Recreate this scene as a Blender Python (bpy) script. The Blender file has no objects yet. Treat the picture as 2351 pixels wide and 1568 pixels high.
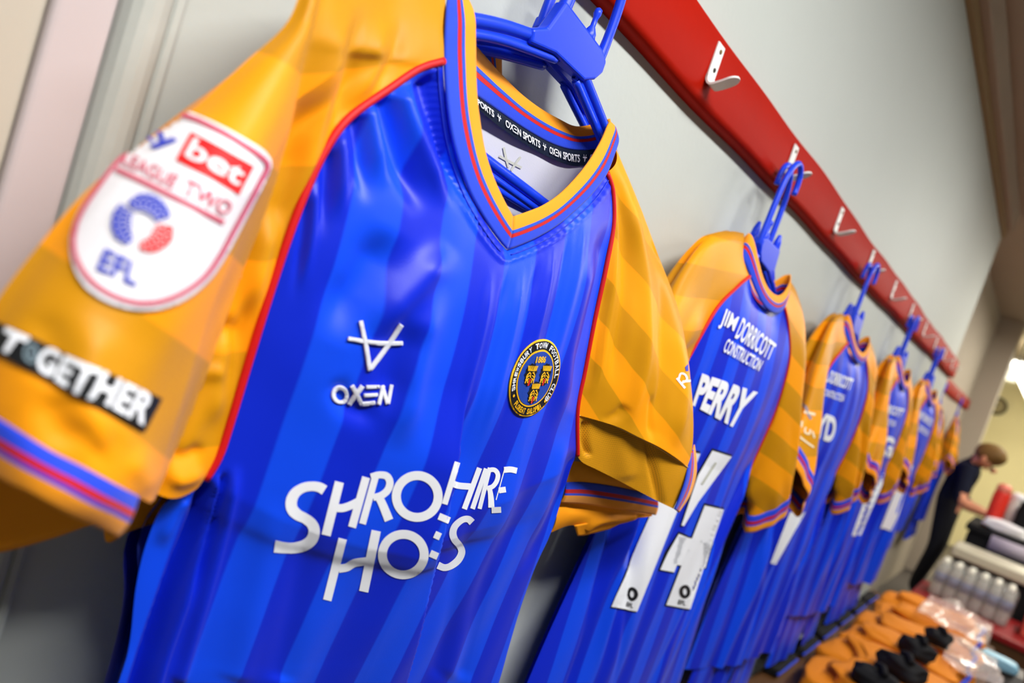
import bpy, bmesh, math, random
import numpy as np
from mathutils import Vector, Matrix
from mathutils.bvhtree import BVHTree

# ------------------------------------------------------------------ camera, world, lights, exposure
W, H, F = 2351.0, 1568.0, 1620.0
CZ = 1.35                                   # camera height above the floor
CAM = np.array([0.0, 0.0, CZ])
_y, _p, _r = math.radians(37.32), math.radians(-3.64), math.radians(18.5)
FW = np.array([math.cos(_p) * math.cos(_y), math.cos(_p) * math.sin(_y), math.sin(_p)])
_R0 = np.array([math.sin(_y), -math.cos(_y), 0.0])
_U0 = np.cross(_R0, FW)
UP = math.cos(_r) * _U0 - math.sin(_r) * _R0
RT = math.cos(_r) * _R0 + math.sin(_r) * _U0

scene = bpy.context.scene
COL = scene.collection
cam = bpy.data.cameras.new('camera')
cam.sensor_width = 36.0
cam.lens = 36.0 * F / W
cam.clip_start = 0.02
cam.dof.use_dof = True
cam.dof.focus_distance = 0.72
cam.dof.aperture_fstop = 3.6
camo = bpy.data.objects.new('camera', cam)
COL.objects.link(camo)
M = Matrix.Identity(4)
for i in range(3):
    M[i][0], M[i][1], M[i][2], M[i][3] = RT[i], UP[i], -FW[i], CAM[i]
camo.matrix_world = M
scene.camera = camo

world = bpy.data.worlds.new('world')
scene.world = world
world.use_nodes = True
world.node_tree.nodes['Background'].inputs[0].default_value = (0.9, 0.93, 1.0, 1)
world.node_tree.nodes['Background'].inputs[1].default_value = 0.08

def area_light(name, loc, target, sx, sy, power, color=(1, 1, 1)):
    l = bpy.data.lights.new(name, 'AREA')
    l.shape = 'RECTANGLE'; l.size = sx; l.size_y = sy; l.energy = power; l.color = color
    o = bpy.data.objects.new(name, l); COL.objects.link(o)
    o.location = loc
    o.rotation_euler = (Vector(target) - Vector(loc)).to_track_quat('-Z', 'Y').to_euler()
    return o
CEIL = CZ + 1.30
# light of the ceiling tubes (their fittings are built further down)
area_light('tube_light_1', (0.3, -0.58, CEIL - 0.13), (0.3, -0.58, 0), 1.5, 0.18, 40, (1.0, 0.985, 0.98))
area_light('tube_light_2', (2.7, -0.58, CEIL - 0.13), (2.7, -0.58, 0), 1.5, 0.18, 17, (1.0, 0.985, 0.97))
area_light('tube_light_3', (4.9, -0.58, CEIL - 0.13), (4.9, -0.58, 0), 1.5, 0.18, 23, (1.0, 0.95, 0.86))
area_light('recess_fill_light', (7.0, -0.58, CEIL - 0.13), (7.0, -0.58, 0), 1.5, 0.18, 24, (1.0, 0.94, 0.84))  # added fill that lifts the dark recess, no lamp seen there
area_light('tube_light_5', (9.6, -0.3, CEIL - 0.23), (9.6, -0.3, 0), 0.2, 1.6, 62, (1.0, 0.92, 0.72))
cy = scene.cycles
cy.max_bounces = 6; cy.diffuse_bounces = 3; cy.glossy_bounces = 2; cy.transmission_bounces = 2; cy.transparent_max_bounces = 8
cy.adaptive_threshold = 0.06
vs = scene.view_settings
vs.view_transform = 'Standard'
vs.look = 'None'
vs.gamma = 1.0
vs.use_curve_mapping = False
vs.exposure = 0.5

# ------------------------------------------------------------------ helpers
def ray(px, py):
    d = FW * F + RT * (px - W / 2) - UP * (py - H / 2)
    return d / np.linalg.norm(d)
def at(px, py, Y):
    d = ray(px, py)
    return CAM + d * (Y / d[1])
def pix(P):
    q = np.asarray(P, float) - CAM
    z = q @ FW
    return np.stack([W / 2 + F * (q @ RT) / z, H / 2 - F * (q @ UP) / z], -1)
def PT(l):                                   # list of (px, py, depth) -> world points
    return np.array([at(*q) for q in l])
def cat(points, n):                          # centripetal-ish Catmull-Rom resampled by arc length
    P = np.asarray(points, float)
    k = len(P)
    if k == 2:
        t = np.linspace(0, 1, n)[:, None]
        return P[0] * (1 - t) + P[1] * t
    E = np.vstack([2 * P[0] - P[1], P, 2 * P[-1] - P[-2]])
    out = []
    for i in range(k - 1):
        a, b, c, d = E[i], E[i + 1], E[i + 2], E[i + 3]
        t = np.linspace(0, 1, 24, endpoint=False)[:, None]
        out.append(0.5 * ((2 * b) + (c - a) * t + (2 * a - 5 * b + 4 * c - d) * t ** 2 + (3 * b - a - 3 * c + d) * t ** 3))
    out = np.vstack(out + [P[-1:]])
    s = np.concatenate([[0], np.cumsum(np.linalg.norm(np.diff(out, axis=0), axis=1))])
    u = np.linspace(0, s[-1], n)
    return np.stack([np.interp(u, s, out[:, j]) for j in range(out.shape[1])], 1)
def catj(points, n):                         # like cat, with corners kept where an item is None-separated
    segs, cur = [], []
    for p in points:
        if p is None:
            segs.append(cur); cur = [cur[-1]]
        else:
            cur.append(p)
    segs.append(cur)
    ls = [np.linalg.norm(np.diff(np.asarray(s, float), axis=0), axis=1).sum() for s in segs]
    tot = sum(ls); out = []
    left = n - 1
    for i, s in enumerate(segs):
        m = left if i == len(segs) - 1 else max(2, round((n - 1) * ls[i] / tot))
        left -= m
        c = cat(s, m + 1)
        out.append(c if i == 0 else c[1:])
    return np.vstack(out)
def lin(c):
    c = [v / 255.0 for v in c]
    return tuple((v / 12.92 if v <= 0.04045 else ((v + 0.055) / 1.055) ** 2.4) for v in c) + (1.0,)

MATS = {}
def new_mat(name, rough=0.6, spec=0.4, metal=0.0):
    m = bpy.data.materials.new(name); m.use_nodes = True
    nt = m.node_tree
    b = nt.nodes['Principled BSDF']
    b.inputs['Roughness'].default_value = rough
    b.inputs['Specular IOR Level'].default_value = spec
    b.inputs['Metallic'].default_value = metal
    MATS[name] = m
    return m, nt, b
def add_bump(nt, b, scale, strength, dist=0.001, detail=2.0):
    tc = nt.nodes.new('ShaderNodeTexCoord')
    nz = nt.nodes.new('ShaderNodeTexNoise'); nz.inputs['Scale'].default_value = scale; nz.inputs['Detail'].default_value = detail
    bp = nt.nodes.new('ShaderNodeBump'); bp.inputs['Strength'].default_value = strength; bp.inputs['Distance'].default_value = dist
    nt.links.new(tc.outputs['Object'], nz.inputs['Vector'])
    nt.links.new(nz.outputs['Fac'], bp.inputs['Height'])
    nt.links.new(bp.outputs['Normal'], b.inputs['Normal'])
    return nz
def plain(name, rgb, rough=0.6, spec=0.4, metal=0.0, bump=None, var=0.0, sheen=0.0):
    m, nt, b = new_mat(name, rough, spec, metal)
    b.inputs['Base Color'].default_value = lin(rgb)
    if sheen:
        b.inputs['Sheen Weight'].default_value = sheen
    nz = add_bump(nt, b, *bump) if bump else None
    if var:
        tc = nt.nodes.new('ShaderNodeTexCoord')
        n2 = nt.nodes.new('ShaderNodeTexNoise'); n2.inputs['Scale'].default_value = 3.0; n2.inputs['Detail'].default_value = 5.0
        mx = nt.nodes.new('ShaderNodeMixRGB'); mx.inputs[1].default_value = lin(rgb)
        mx.inputs[2].default_value = lin([v * (1 - var) for v in rgb])
        nt.links.new(tc.outputs['Object'], n2.inputs['Vector'])
        nt.links.new(n2.outputs['Fac'], mx.inputs[0]); nt.links.new(mx.outputs[0], b.inputs['Base Color'])
    return m
def banded(name, stops, rough=0.7, rib=0.0):       # constant bands along uv.y
    m, nt, b = new_mat(name, rough, 0.25)
    uv = nt.nodes.new('ShaderNodeUVMap'); sp = nt.nodes.new('ShaderNodeSeparateXYZ')
    r = nt.nodes.new('ShaderNodeValToRGB'); r.color_ramp.interpolation = 'CONSTANT'
    nt.links.new(uv.outputs[0], sp.inputs[0]); nt.links.new(sp.outputs[1], r.inputs[0])
    el = r.color_ramp.elements
    while len(el) < len(stops): el.new(0.5)
    for e, (p, c) in zip(el, stops):
        e.position = p; e.color = lin(c)
    nt.links.new(r.outputs[0], b.inputs['Base Color'])
    b.inputs['Sheen Weight'].default_value = 0.15
    if rib:
        w = nt.nodes.new('ShaderNodeTexWave'); w.inputs['Scale'].default_value = rib; w.wave_type = 'BANDS'
        bp = nt.nodes.new('ShaderNodeBump'); bp.inputs['Strength'].default_value = 0.25; bp.inputs['Distance'].default_value = 0.0006
        nt.links.new(uv.outputs[0], w.inputs['Vector']); nt.links.new(w.outputs['Fac'], bp.inputs['Height']); nt.links.new(bp.outputs[0], b.inputs['Normal'])
    return m
def tonal(name, attr, c_light, c_dark, rough, spec, soft=0.02, sheen=0.05, weave=900.0, dots=False, grad=0.0):
    # two-tone woven bands running over the cloth; attr counts the bands
    m, nt, b = new_mat(name, rough, spec)
    L = nt.links
    a = nt.nodes.new('ShaderNodeAttribute'); a.attribute_name = attr
    fr = nt.nodes.new('ShaderNodeMath'); fr.operation = 'PINGPONG'; fr.inputs[1].default_value = 1.0
    L.new(a.outputs['Fac'], fr.inputs[0])
    mr = nt.nodes.new('ShaderNodeMapRange'); mr.inputs['From Min'].default_value = 0.5 - soft; mr.inputs['From Max'].default_value = 0.5 + soft
    L.new(fr.outputs[0], mr.inputs['Value'])
    mx = nt.nodes.new('ShaderNodeMixRGB'); mx.inputs[1].default_value = lin(c_light); mx.inputs[2].default_value = lin(c_dark)
    L.new(mr.outputs[0], mx.inputs[0])
    last = mx.outputs[0]
    if grad:
        m2 = nt.nodes.new('ShaderNodeMixRGB'); m2.blend_type = 'MIX'; m2.inputs[2].default_value = lin(c_dark)
        mm = nt.nodes.new('ShaderNodeMath'); mm.operation = 'FRACT'; L.new(a.outputs['Fac'], mm.inputs[0])
        mg = nt.nodes.new('ShaderNodeMath'); mg.operation = 'MULTIPLY'; mg.inputs[1].default_value = grad; L.new(mm.outputs[0], mg.inputs[0])
        L.new(mg.outputs[0], m2.inputs[0]); L.new(last, m2.inputs[1]); last = m2.outputs[0]
    if dots:
        uv = nt.nodes.new('ShaderNodeUVMap')
        vo = nt.nodes.new('ShaderNodeTexVoronoi'); vo.inputs['Scale'].default_value = dots; vo.inputs['Randomness'].default_value = 0.0
        sx = nt.nodes.new('ShaderNodeMapping'); sx.inputs['Rotation'].default_value = (0, 0, 0.6)
        L.new(uv.outputs[0], sx.inputs[0]); L.new(sx.outputs[0], vo.inputs['Vector'])
        st = nt.nodes.new('ShaderNodeMapRange'); st.inputs['From Min'].default_value = 0.16; st.inputs['From Max'].default_value = 0.24
        L.new(vo.outputs['Distance'], st.inputs['Value'])
        m3 = nt.nodes.new('ShaderNodeMixRGB'); m3.inputs[1].default_value = lin([v * 0.55 for v in c_dark]); L.new(st.outputs[0], m3.inputs[0]); L.new(last, m3.inputs[2]); last = m3.outputs[0]
    L.new(last, b.inputs['Base Color'])
    b.inputs['Sheen Weight'].default_value = sheen
    b.inputs['Sheen Roughness'].default_value = 0.4
    add_bump(nt, b, weave, 0.12, 0.0006)
    return m

BLUE_L, BLUE_D = (10, 74, 242), (7, 40, 208)
OR_L, OR_D = (250, 158, 5), (208, 142, 5)
blue_cloth = tonal('striped_blue_polyester', 'stripe', BLUE_L, BLUE_D, 0.40, 0.28, soft=0.03, grad=0.0)
or_cloth = tonal('banded_amber_polyester', 'stripe', OR_L, OR_D, 0.5, 0.25, soft=0.02)
mesh_cloth = tonal('perforated_amber_mesh', 'stripe', (216, 150, 10), (216, 150, 10), 0.6, 0.3, dots=70.0)
BAND = [(0.0, (26, 66, 214)), (0.30, (196, 16, 20)), (0.47, (26, 66, 214)), (0.58, (255, 160, 18))]
collar_mat = banded('striped_collar_rib', [(0.0, (34, 72, 222)), (0.34, (10, 40, 140)), (0.355, (206, 18, 16)), (0.47, (10, 40, 140)), (0.485, (34, 84, 212)), (0.585, (255, 160, 18))], rib=60)
cuff_mat = banded('striped_cuff_rib', BAND, rib=60)
red_pipe = plain('red_piping', (205, 16, 22), 0.55, 0.35)
white_print = plain('white_print', (246, 249, 255), 0.5, 0.3)
white_thread = plain('white_embroidery', (226, 230, 240), 0.6, 0.3, bump=(700, 0.5, 0.0006))
grey_print = plain('pale_grey_print', (196, 198, 186), 0.6)
white_lining = plain('white_lining', (206, 207, 218), 0.8, 0.15, bump=(600, 0.2, 0.0005))
navy_tape = plain('navy_tape', (16, 28, 50), 0.8, 0.2, bump=(900, 0.4, 0.0005))
blue_plastic = plain('blue_plastic', (24, 66, 232), 0.34, 0.3)
rail_red = plain('red_gloss_paint', (176, 24, 6), 0.55, 0.04, bump=(45, 0.25, 0.002, 4.0), var=0.10)
wall_paint = plain('cream_wall_paint', (194, 200, 194), 0.55, 0.25, bump=(90, 0.16, 0.002, 6.0), var=0.03)
trim_paint = plain('cream_gloss_pink_reflection', (210, 199, 200), 0.45, 0.25, bump=(40, 0.1, 0.002), var=0.04)  # cream trim with the pink of reflected light put into its colour
grey_wall = plain('greyish_wall_paint', (200, 188, 170), 0.7, 0.3, bump=(90, 0.2, 0.002), var=0.03)
steel_white = plain('chipped_white_enamel', (226, 228, 224), 0.4, 0.45, bump=(120, 0.3, 0.001))
black_mark = plain('dark_rust_mark', (52, 44, 34), 0.8)
brown_mark = plain('brown_rust_mark', (116, 92, 40), 0.8)
badge_white = plain('badge_white', (238, 236, 240), 0.6, 0.3, bump=(500, 0.3, 0.0005))
badge_pink = plain('badge_rose_line', (214, 86, 112), 0.6)
badge_red = plain('badge_red', (232, 14, 18), 0.6)
badge_blue = plain('badge_blue', (42, 62, 196), 0.6)
black_patch = plain('black_patch', (10, 14, 18), 0.6)
crest_black = plain('crest_black', (18, 20, 30), 0.75, 0.2, bump=(900, 0.5, 0.0005))
crest_blue = plain('crest_blue', (28, 66, 166), 0.75, 0.2, bump=(900, 0.5, 0.0005))
crest_gold = plain('crest_gold', (250, 190, 20), 0.55, 0.4, bump=(900, 0.5, 0.0005))
crest_red = plain('crest_red', (214, 36, 26), 0.6)
black_print = plain('black_print', (24, 24, 30), 0.6)

ORG = {}
def thing(name, label, category, loc=(0, 0, 0), group=None):
    o = bpy.data.objects.new(name, None); COL.objects.link(o)
    o.location = loc; o['label'] = label; o['category'] = category
    o.empty_display_size = 0.05
    if group: o['group'] = group
    ORG[o.name] = np.array(loc, float)
    return o
def mesh_obj(name, V, Fc, mat, parent=None, uv=None, attr=None, smooth=True, label=None, category=None, group=None, kind=None):
    V = np.asarray(V, float)
    off = ORG[parent.name] if parent is not None else np.zeros(3)
    me = bpy.data.meshes.new(name)
    me.from_pydata((V - off).tolist(), [], [list(map(int, f)) for f in Fc])
    me.update()
    if smooth:
        me.polygons.foreach_set('use_smooth', [True] * len(me.polygons))
    if uv is not None:
        ul = me.uv_layers.new(name='UVMap')
        vi = np.zeros(len(me.loops), int); me.loops.foreach_get('vertex_index', vi)
        ul.data.foreach_set('uv', np.asarray(uv, float)[vi].ravel())
    if attr is not None:
        at_ = me.attributes.new('stripe', 'FLOAT', 'POINT')
        at_.data.foreach_set('value', np.asarray(attr, float).ravel())
    me.materials.append(mat)
    o = bpy.data.objects.new(name, me); COL.objects.link(o)
    if parent is not None:
        o.parent = parent
        ORG[o.name] = off
    if label: o['label'] = label
    if category: o['category'] = category
    if group: o['group'] = group
    if kind: o['kind'] = kind
    return o
def grid_faces(nv, nu, closed=False):
    f = []
    for i in range(nv - 1):
        for j in range(nu - (0 if closed else 1)):
            k = (j + 1) % nu
            f.append((i * nu + j, i * nu + k, (i + 1) * nu + k, (i + 1) * nu + j))
    return f
def grid_obj(name, P, mat, parent, uv=None, attr=None, thick=0.0, closed=False, **kw):
    nv, nu = P.shape[:2]
    if uv is None:
        v, u = np.meshgrid(np.linspace(0, 1, nv), np.linspace(0, 1, nu), indexing='ij')
        uv = np.stack([u, v], -1)
    o = mesh_obj(name, P.reshape(-1, 3), grid_faces(nv, nu, closed), mat, parent, uv.reshape(-1, 2), None if attr is None else np.asarray(attr).ravel(), **kw)
    if thick:
        md = o.modifiers.new('thickness', 'SOLIDIFY'); md.thickness = thick; md.offset = 0.0
    return o
def coons(top, bottom, left, right):
    nu, nv = len(top), len(left)
    u = np.linspace(0, 1, nu)[None, :, None]; v = np.linspace(0, 1, nv)[:, None, None]
    T, B, L, R = top[None], bottom[None], left[:, None], right[:, None]
    return (1 - v) * T + v * B + (1 - u) * L + u * R - ((1 - u) * (1 - v) * top[0] + u * (1 - v) * top[-1] + (1 - u) * v * bottom[0] + u * v * bottom[-1])
def normals(P):
    du = np.gradient(P, axis=1); dv = np.gradient(P, axis=0)
    n = np.cross(du, dv); n /= np.linalg.norm(n, axis=2, keepdims=True) + 1e-12
    return n
def ridge(XY, line, w, amp, t0=0.15, t1=0.25, skew=0.0):
    # smooth ridge (amp > 0, towards the viewer) along a polyline given in the same 2-D frame as XY
    L = cat(line, 26)
    X = XY.reshape(-1, 2)
    d2 = np.full(len(X), 1e18); s = np.zeros(len(X))
    for i in range(25):
        p, q = L[i], L[i + 1]; v = q - p
        t = np.clip(((X - p) @ v) / (v @ v + 1e-12), 0, 1)
        e = ((X - p - t[:, None] * v) ** 2).sum(1)
        m = e < d2
        d2[m] = e[m]; s[m] = (i + t[m]) / 25.0
    d = np.sqrt(d2)
    tap = np.clip(s / max(t0, 1e-6), 0, 1) * np.clip((1 - s) / max(t1, 1e-6), 0, 1)
    tap = tap * tap * (3 - 2 * tap)
    return (amp * np.exp(-(d / w) ** 2) * tap).reshape(XY.shape[:-1])
def waves(X, Z, seed, n=14, fmin=8, fmax=40, amp=0.001, tilt=0.35):
    rnd = random.Random(seed); out = np.zeros_like(X)
    for _ in range(n):
        f = rnd.uniform(fmin, fmax); a = rnd.gauss(0, tilt)
        out += math.sin(rnd.uniform(0, 1) * 3 + 1) * (fmin / f) ** 0.6 * np.sin(f * 2 * np.pi * (X * math.cos(a) + Z * math.sin(a)) + rnd.uniform(0, 6.28))
    return amp * out
def tube(points, rad, seg=8, n=None, caps=True):
    P = np.asarray(points, float) if n is None else cat(points, n)
    m = len(P); r = np.full(m, rad) if np.isscalar(rad) else np.interp(np.linspace(0, 1, m), np.linspace(0, 1, len(rad)), rad)
    T = np.gradient(P, axis=0); T /= np.linalg.norm(T, axis=1, keepdims=True) + 1e-12
    ref = np.array([0.0, -1.0, 0.0]) if abs(T[0][1]) < 0.9 else np.array([1.0, 0, 0])
    V = []
    A = np.cross(T[0], ref); A /= np.linalg.norm(A)
    for i in range(m):
        A = A - T[i] * (A @ T[i]); A /= np.linalg.norm(A) + 1e-12
        B = np.cross(T[i], A)
        for k in range(seg):
            a = 2 * math.pi * k / seg
            V.append(P[i] + r[i] * (math.cos(a) * A + math.sin(a) * B))
    Fc = []
    for i in range(m - 1):
        for k in range(seg):
            q = (k + 1) % seg
            Fc.append((i * seg + k, i * seg + q, (i + 1) * seg + q, (i + 1) * seg + k))
    if caps:
        Fc.append(tuple(range(seg))[::-1]); Fc.append(tuple((m - 1) * seg + k for k in range(seg)))
    return V, Fc
class MB:
    def __init__(s): s.V, s.F = [], []
    def add(s, V, Fc):
        o = len(s.V); s.V.extend([tuple(v) for v in V]); s.F.extend([tuple(i + o for i in f) for f in Fc]); return s
    def tube(s, *a, **k): return s.add(*tube(*a, **k))
    def box(s, lo, hi):
        (a, b, c), (d, e, f) = lo, hi
        return s.add([(a, b, c), (d, b, c), (d, e, c), (a, e, c), (a, b, f), (d, b, f), (d, e, f), (a, e, f)],
                     [(0, 3, 2, 1), (4, 5, 6, 7), (0, 1, 5, 4), (1, 2, 6, 5), (2, 3, 7, 6), (3, 0, 4, 7)])
    def lathe(s, prof, c, axis=(0, 0, 1), seg=20):
        ax = Vector(axis).normalized(); q = ax.to_track_quat('Z', 'Y')
        V = []
        for (r, h) in prof:
            for k in range(seg):
                a = 2 * math.pi * k / seg
                V.append(tuple(Vector(c) + q @ Vector((r * math.cos(a), r * math.sin(a), h))))
        Fc = [(i * seg + k, i * seg + (k + 1) % seg, (i + 1) * seg + (k + 1) % seg, (i + 1) * seg + k) for i in range(len(prof) - 1) for k in range(seg)]
        Fc.append(tuple(range(seg))[::-1]); Fc.append(tuple((len(prof) - 1) * seg + k for k in range(seg)))
        return s.add(V, Fc)
    def build(s, name, mat, parent=None, bevel=0.0, smooth=True, **kw):
        o = mesh_obj(name, s.V, s.F, mat, parent, smooth=smooth, **kw)
        if bevel:
            md = o.modifiers.new('bevel', 'BEVEL'); md.width = bevel; md.segments = 3; md.limit_method = 'ANGLE'
            o.data.polygons.foreach_set('use_smooth', [False] * len(o.data.polygons))
        return o

# ---- flat print: 2-D shapes cut into small faces and laid onto cloth
def cut_grid(bm, g):
    xs = [v.co.x for v in bm.verts]; ys = [v.co.y for v in bm.verts]
    if not xs: return
    for ax, lo, hi in ((0, min(xs), max(xs)), (1, min(ys), max(ys))):
        k = math.floor(lo / g) + 1
        while k * g < hi:
            no = (1, 0, 0) if ax == 0 else (0, 1, 0)
            co = (k * g, 0, 0) if ax == 0 else (0, k * g, 0)
            bmesh.ops.bisect_plane(bm, geom=bm.verts[:] + bm.edges[:] + bm.faces[:], plane_co=co, plane_no=no, dist=1e-6)
            k += 1
def text2d(txt, bold=0.0, shear=0.0, spacing=1.0):
    c = bpy.data.curves.new('t', 'FONT'); c.body = txt; c.dimensions = '2D'; c.fill_mode = 'BOTH'
    c.offset = bold; c.shear = shear; c.space_character = spacing; c.resolution_u = 4
    o = bpy.data.objects.new('t', c)
    me = bpy.data.meshes.new_from_object(o)
    V = np.array([v.co[:2] for v in me.vertices]) if len(me.vertices) else np.zeros((0, 2))
    Fc = [tuple(p.vertices) for p in me.polygons]
    bpy.data.objects.remove(o); bpy.data.curves.remove(c); bpy.data.meshes.remove(me)
    lo, hi = V.min(0), V.max(0)
    return (V - lo) / (hi - lo), Fc, (hi - lo)
def quadmap(V, TL, TR, BL, BR):                 # unit square (y up) -> four corners
    u, v = V[:, :1], V[:, 1:2]
    TL, TR, BL, BR = map(np.array, (TL, TR, BL, BR))
    return (1 - u) * (v * TL + (1 - v) * BL) + u * (v * TR + (1 - v) * BR)
def text_quad(txt, TL, TR, BL, BR, bold=0.0, shear=0.0, spacing=1.0):
    V, Fc, _ = text2d(txt, bold, shear, spacing)
    return quadmap(V, TL, TR, BL, BR), Fc
def stroke(line, w, n=None, smooth=True, closed=False):
    P = np.asarray(line, float)
    if len(P) > 2 and smooth:
        P = cat(P, n or max(16, 6 * len(P)))
    elif len(P) == 2:
        P = cat(P, n or 8)
    ws = np.full(len(P), w) if np.isscalar(w) else np.interp(np.linspace(0, 1, len(P)), np.linspace(0, 1, len(w)), w)
    T = np.gradient(P, axis=0)
    if closed:
        T[0] = T[-1] = (P[1] - P[-2])
    T /= np.linalg.norm(T, axis=1, keepdims=True) + 1e-12
    N = np.stack([-T[:, 1], T[:, 0]], 1)
    cols = [P + N * (ws[:, None] * k) for k in (-0.5, -0.17, 0.17, 0.5)]
    V = np.stack(cols, 1).reshape(-1, 2)
    return V, grid_faces(len(P), 4)
def ring2d(c, r, w, n=48):
    a = np.linspace(0, 2 * np.pi, n)
    return stroke(np.stack([c[0] + r[0] * np.cos(a), c[1] + r[1] * np.sin(a)], 1), w, smooth=False, closed=True)
def poly2d(pts):
    return np.array(pts, float), [tuple(range(len(pts)))]
def join2d(items):
    V, Fc = [], []
    for v, f in items:
        o = len(V); V.extend(list(v)); Fc.extend([tuple(i + o for i in q) for q in f])
    return np.array(V), Fc
class Caster:
    def __init__(s, objs):
        s.t = []
        for o in objs:
            off = ORG.get(o.parent.name, np.zeros(3)) if o.parent else np.zeros(3)
            vs_ = [Vector(np.array(v.co) + off) for v in o.data.vertices]
            s.t.append(BVHTree.FromPolygons(vs_, [tuple(p.vertices) for p in o.data.polygons]))
    def hit(s, o, d):
        best = None
        for t in s.t:
            h = t.ray_cast(Vector(o), Vector(d))
            if h[0] is not None and (best is None or h[3] < best[2]):
                best = (np.array(h[0]), np.array(h[1]), h[3])
        return best
def decal(name, shape, caster, mat, parent, g, lift=0.0006, origin=None, mapper=None, maxlen=0.02, thick=0.0, label=None):
    # shape: 2-D verts/faces; mapper(x, y) -> (ray origin, ray direction); default: photograph's pixel rays
    V, Fc = shape
    bm = bmesh.new()
    vs_ = [bm.verts.new((x, y, 0)) for x, y in V]
    for f in Fc:
        try: bm.faces.new([vs_[i] for i in f])
        except ValueError: pass
    cut_grid(bm, g)
    bm.verts.ensure_lookup_table(); bm.verts.index_update()
    pos = {}
    for v in bm.verts:
        o, d = (CAM, ray(v.co.x, v.co.y)) if mapper is None else mapper(v.co.x, v.co.y)
        h = caster.hit(o, d)
        if h is None: continue
        n = h[1] if h[1] @ np.array(d) < 0 else -h[1]
        pos[v.index] = h[0] + n * lift
    idx, VV, FF = {}, [], []
    for f in bm.faces:
        ids = [v.index for v in f.verts]
        if any(i not in pos for i in ids): continue
        if any(np.linalg.norm(pos[ids[k]] - pos[ids[k - 1]]) > maxlen for k in range(len(ids))): continue
        for i in ids:
            if i not in idx: idx[i] = len(VV); VV.append(pos[i])
        FF.append(tuple(idx[i] for i in ids))
    bm.free()
    if not FF: return None
    o = mesh_obj(name, VV, FF, mat, parent, smooth=True, label=label)
    if thick:
        md = o.modifiers.new('thickness', 'SOLIDIFY'); md.thickness = thick; md.offset = 0.0
    return o

# ------------------------------------------------------------------ the room
def struct(name, mb, mat, bevel=0.0, parent=None):
    o = mb.build(name, mat, parent, bevel=bevel, smooth=False)
    if parent is None: o['kind'] = 'structure'
    return o
XE, YW, YR = 4.62, 0.52, 0.70
struct('wall_front', MB().box((-2.2, YW, 0), (XE, YW + 0.18, CEIL)), wall_paint)
struct('wall_recess', MB().box((XE - 0.02, YR, 0), (8.45, YR + 0.15, CEIL)), grey_wall)
struct('wall_pier', MB().box((8.3, 0.50, 0), (8.6, YR, CEIL)), grey_wall)
cream_far = plain('yellow_cream_wall_paint', (232, 222, 176), 0.7, 0.3, bump=(60, 0.2, 0.002), var=0.03)
struct('wall_far', MB().box((11.6, -4.2, 0), (11.75, 1.6, CEIL)), cream_far)
struct('wall_far_side', MB().box((8.6, 0.98, 0), (11.6, 1.12, CEIL)), cream_far)
struct('wall_opposite', MB().box((-2.2, -4.2, 0), (11.6, -4.05, CEIL)), wall_paint)
struct('wall_near', MB().box((-2.35, -4.2, 0), (-2.2, YW + 0.18, CEIL)), wall_paint)
ceil_paint = plain('dull_ceiling_paint', (190, 174, 156), 0.8, 0.2, bump=(50, 0.3, 0.003), var=0.06)
struct('ceiling', MB().box((-2.35, -4.2, CEIL), (11.75, 1.6, CEIL + 0.1)), ceil_paint)
floor_mat = plain('grey_vinyl_floor', (92, 86, 82), 0.5, 0.3, bump=(30, 0.1, 0.002), var=0.15)
struct('floor', MB().box((-2.35, -4.2, -0.1), (11.75, 1.6, 0)), floor_mat)
brown_trim = plain('brown_painted_cornice', (158, 132, 92), 0.6)
struct('trim_1', MB().box((-2.2, YW - 0.018, CZ + 1.155), (XE, YW, CZ + 1.195)), brown_trim)
struct('trim_2', MB().box((-2.2, YW - 0.045, CZ + 1.195), (XE, YW, CEIL)), ceil_paint, bevel=0.006)
# door surround at the near end of the wall
struct('trim_3', MB().tube([(0.187, 0.506, 0.0), (0.187, 0.506, CEIL - 0.2)], 0.015, seg=16).tube([(0.2085, 0.514, 0.0), (0.2085, 0.514, CEIL - 0.2)], 0.006, seg=10), wall_paint)
struct('trim_4', MB().box((0.139, 0.502, 0), (0.172, YW, CEIL - 0.2)), trim_paint, bevel=0.004)
struct('trim_5', MB().box((-0.15, 0.508, 0), (0.139, YW, CEIL - 0.2)), plain('ivory_door_gloss', (206, 198, 182), 0.45, 0.4, var=0.05), bevel=0.003)

# ------------------------------------------------------------------ coat rails and hooks
def rail(x0, x1, yw, label):
    z0, z1, yf = CZ + 0.337, CZ + 0.433, yw - 0.025
    prof = [(yw, z1 + 0.004), (yf + 0.003, z1), (yf, z1 - 0.004)]
    for k in range(7):
        a = math.pi / 2 * k / 6
        prof.append((yf + 0.012 * (1 - math.cos(a)), z0 + 0.012 - 0.012 * math.sin(a)))
    prof.append((yw, z0))
    xs = np.linspace(x0, x1, int((x1 - x0) / 0.04) + 2)
    V, Fc = [], []
    n = len(prof)
    for x in xs:
        for (y, z) in prof:
            V.append((x, y + 0.0012 * math.sin(9 * x + z * 30), z + 0.0022 * math.sin(5.3 * x) + 0.0012 * math.sin(17 * x + 2)))
    for i in range(len(xs) - 1):
        for k in range(n):
            q = (k + 1) % n
            Fc.append((i * n + k, (i + 1) * n + k, (i + 1) * n + q, i * n + q))
    Fc.append(tuple(range(n))); Fc.append(tuple((len(xs) - 1) * n + k for k in range(n))[::-1])
    o = mesh_obj('coat_rail', V, Fc, rail_red, label=label, category='coat rail')
    md = o.modifiers.new('edges', 'EDGE_SPLIT'); md.split_angle = math.radians(40)
    return o
rail(-1.2, XE - 0.01, YW, 'long red painted board rail on the cream wall carrying the coat hooks')
rail(XE + 0.1, 8.2, YR, 'short red board rail in the recess beyond the end of the cream wall')

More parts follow.
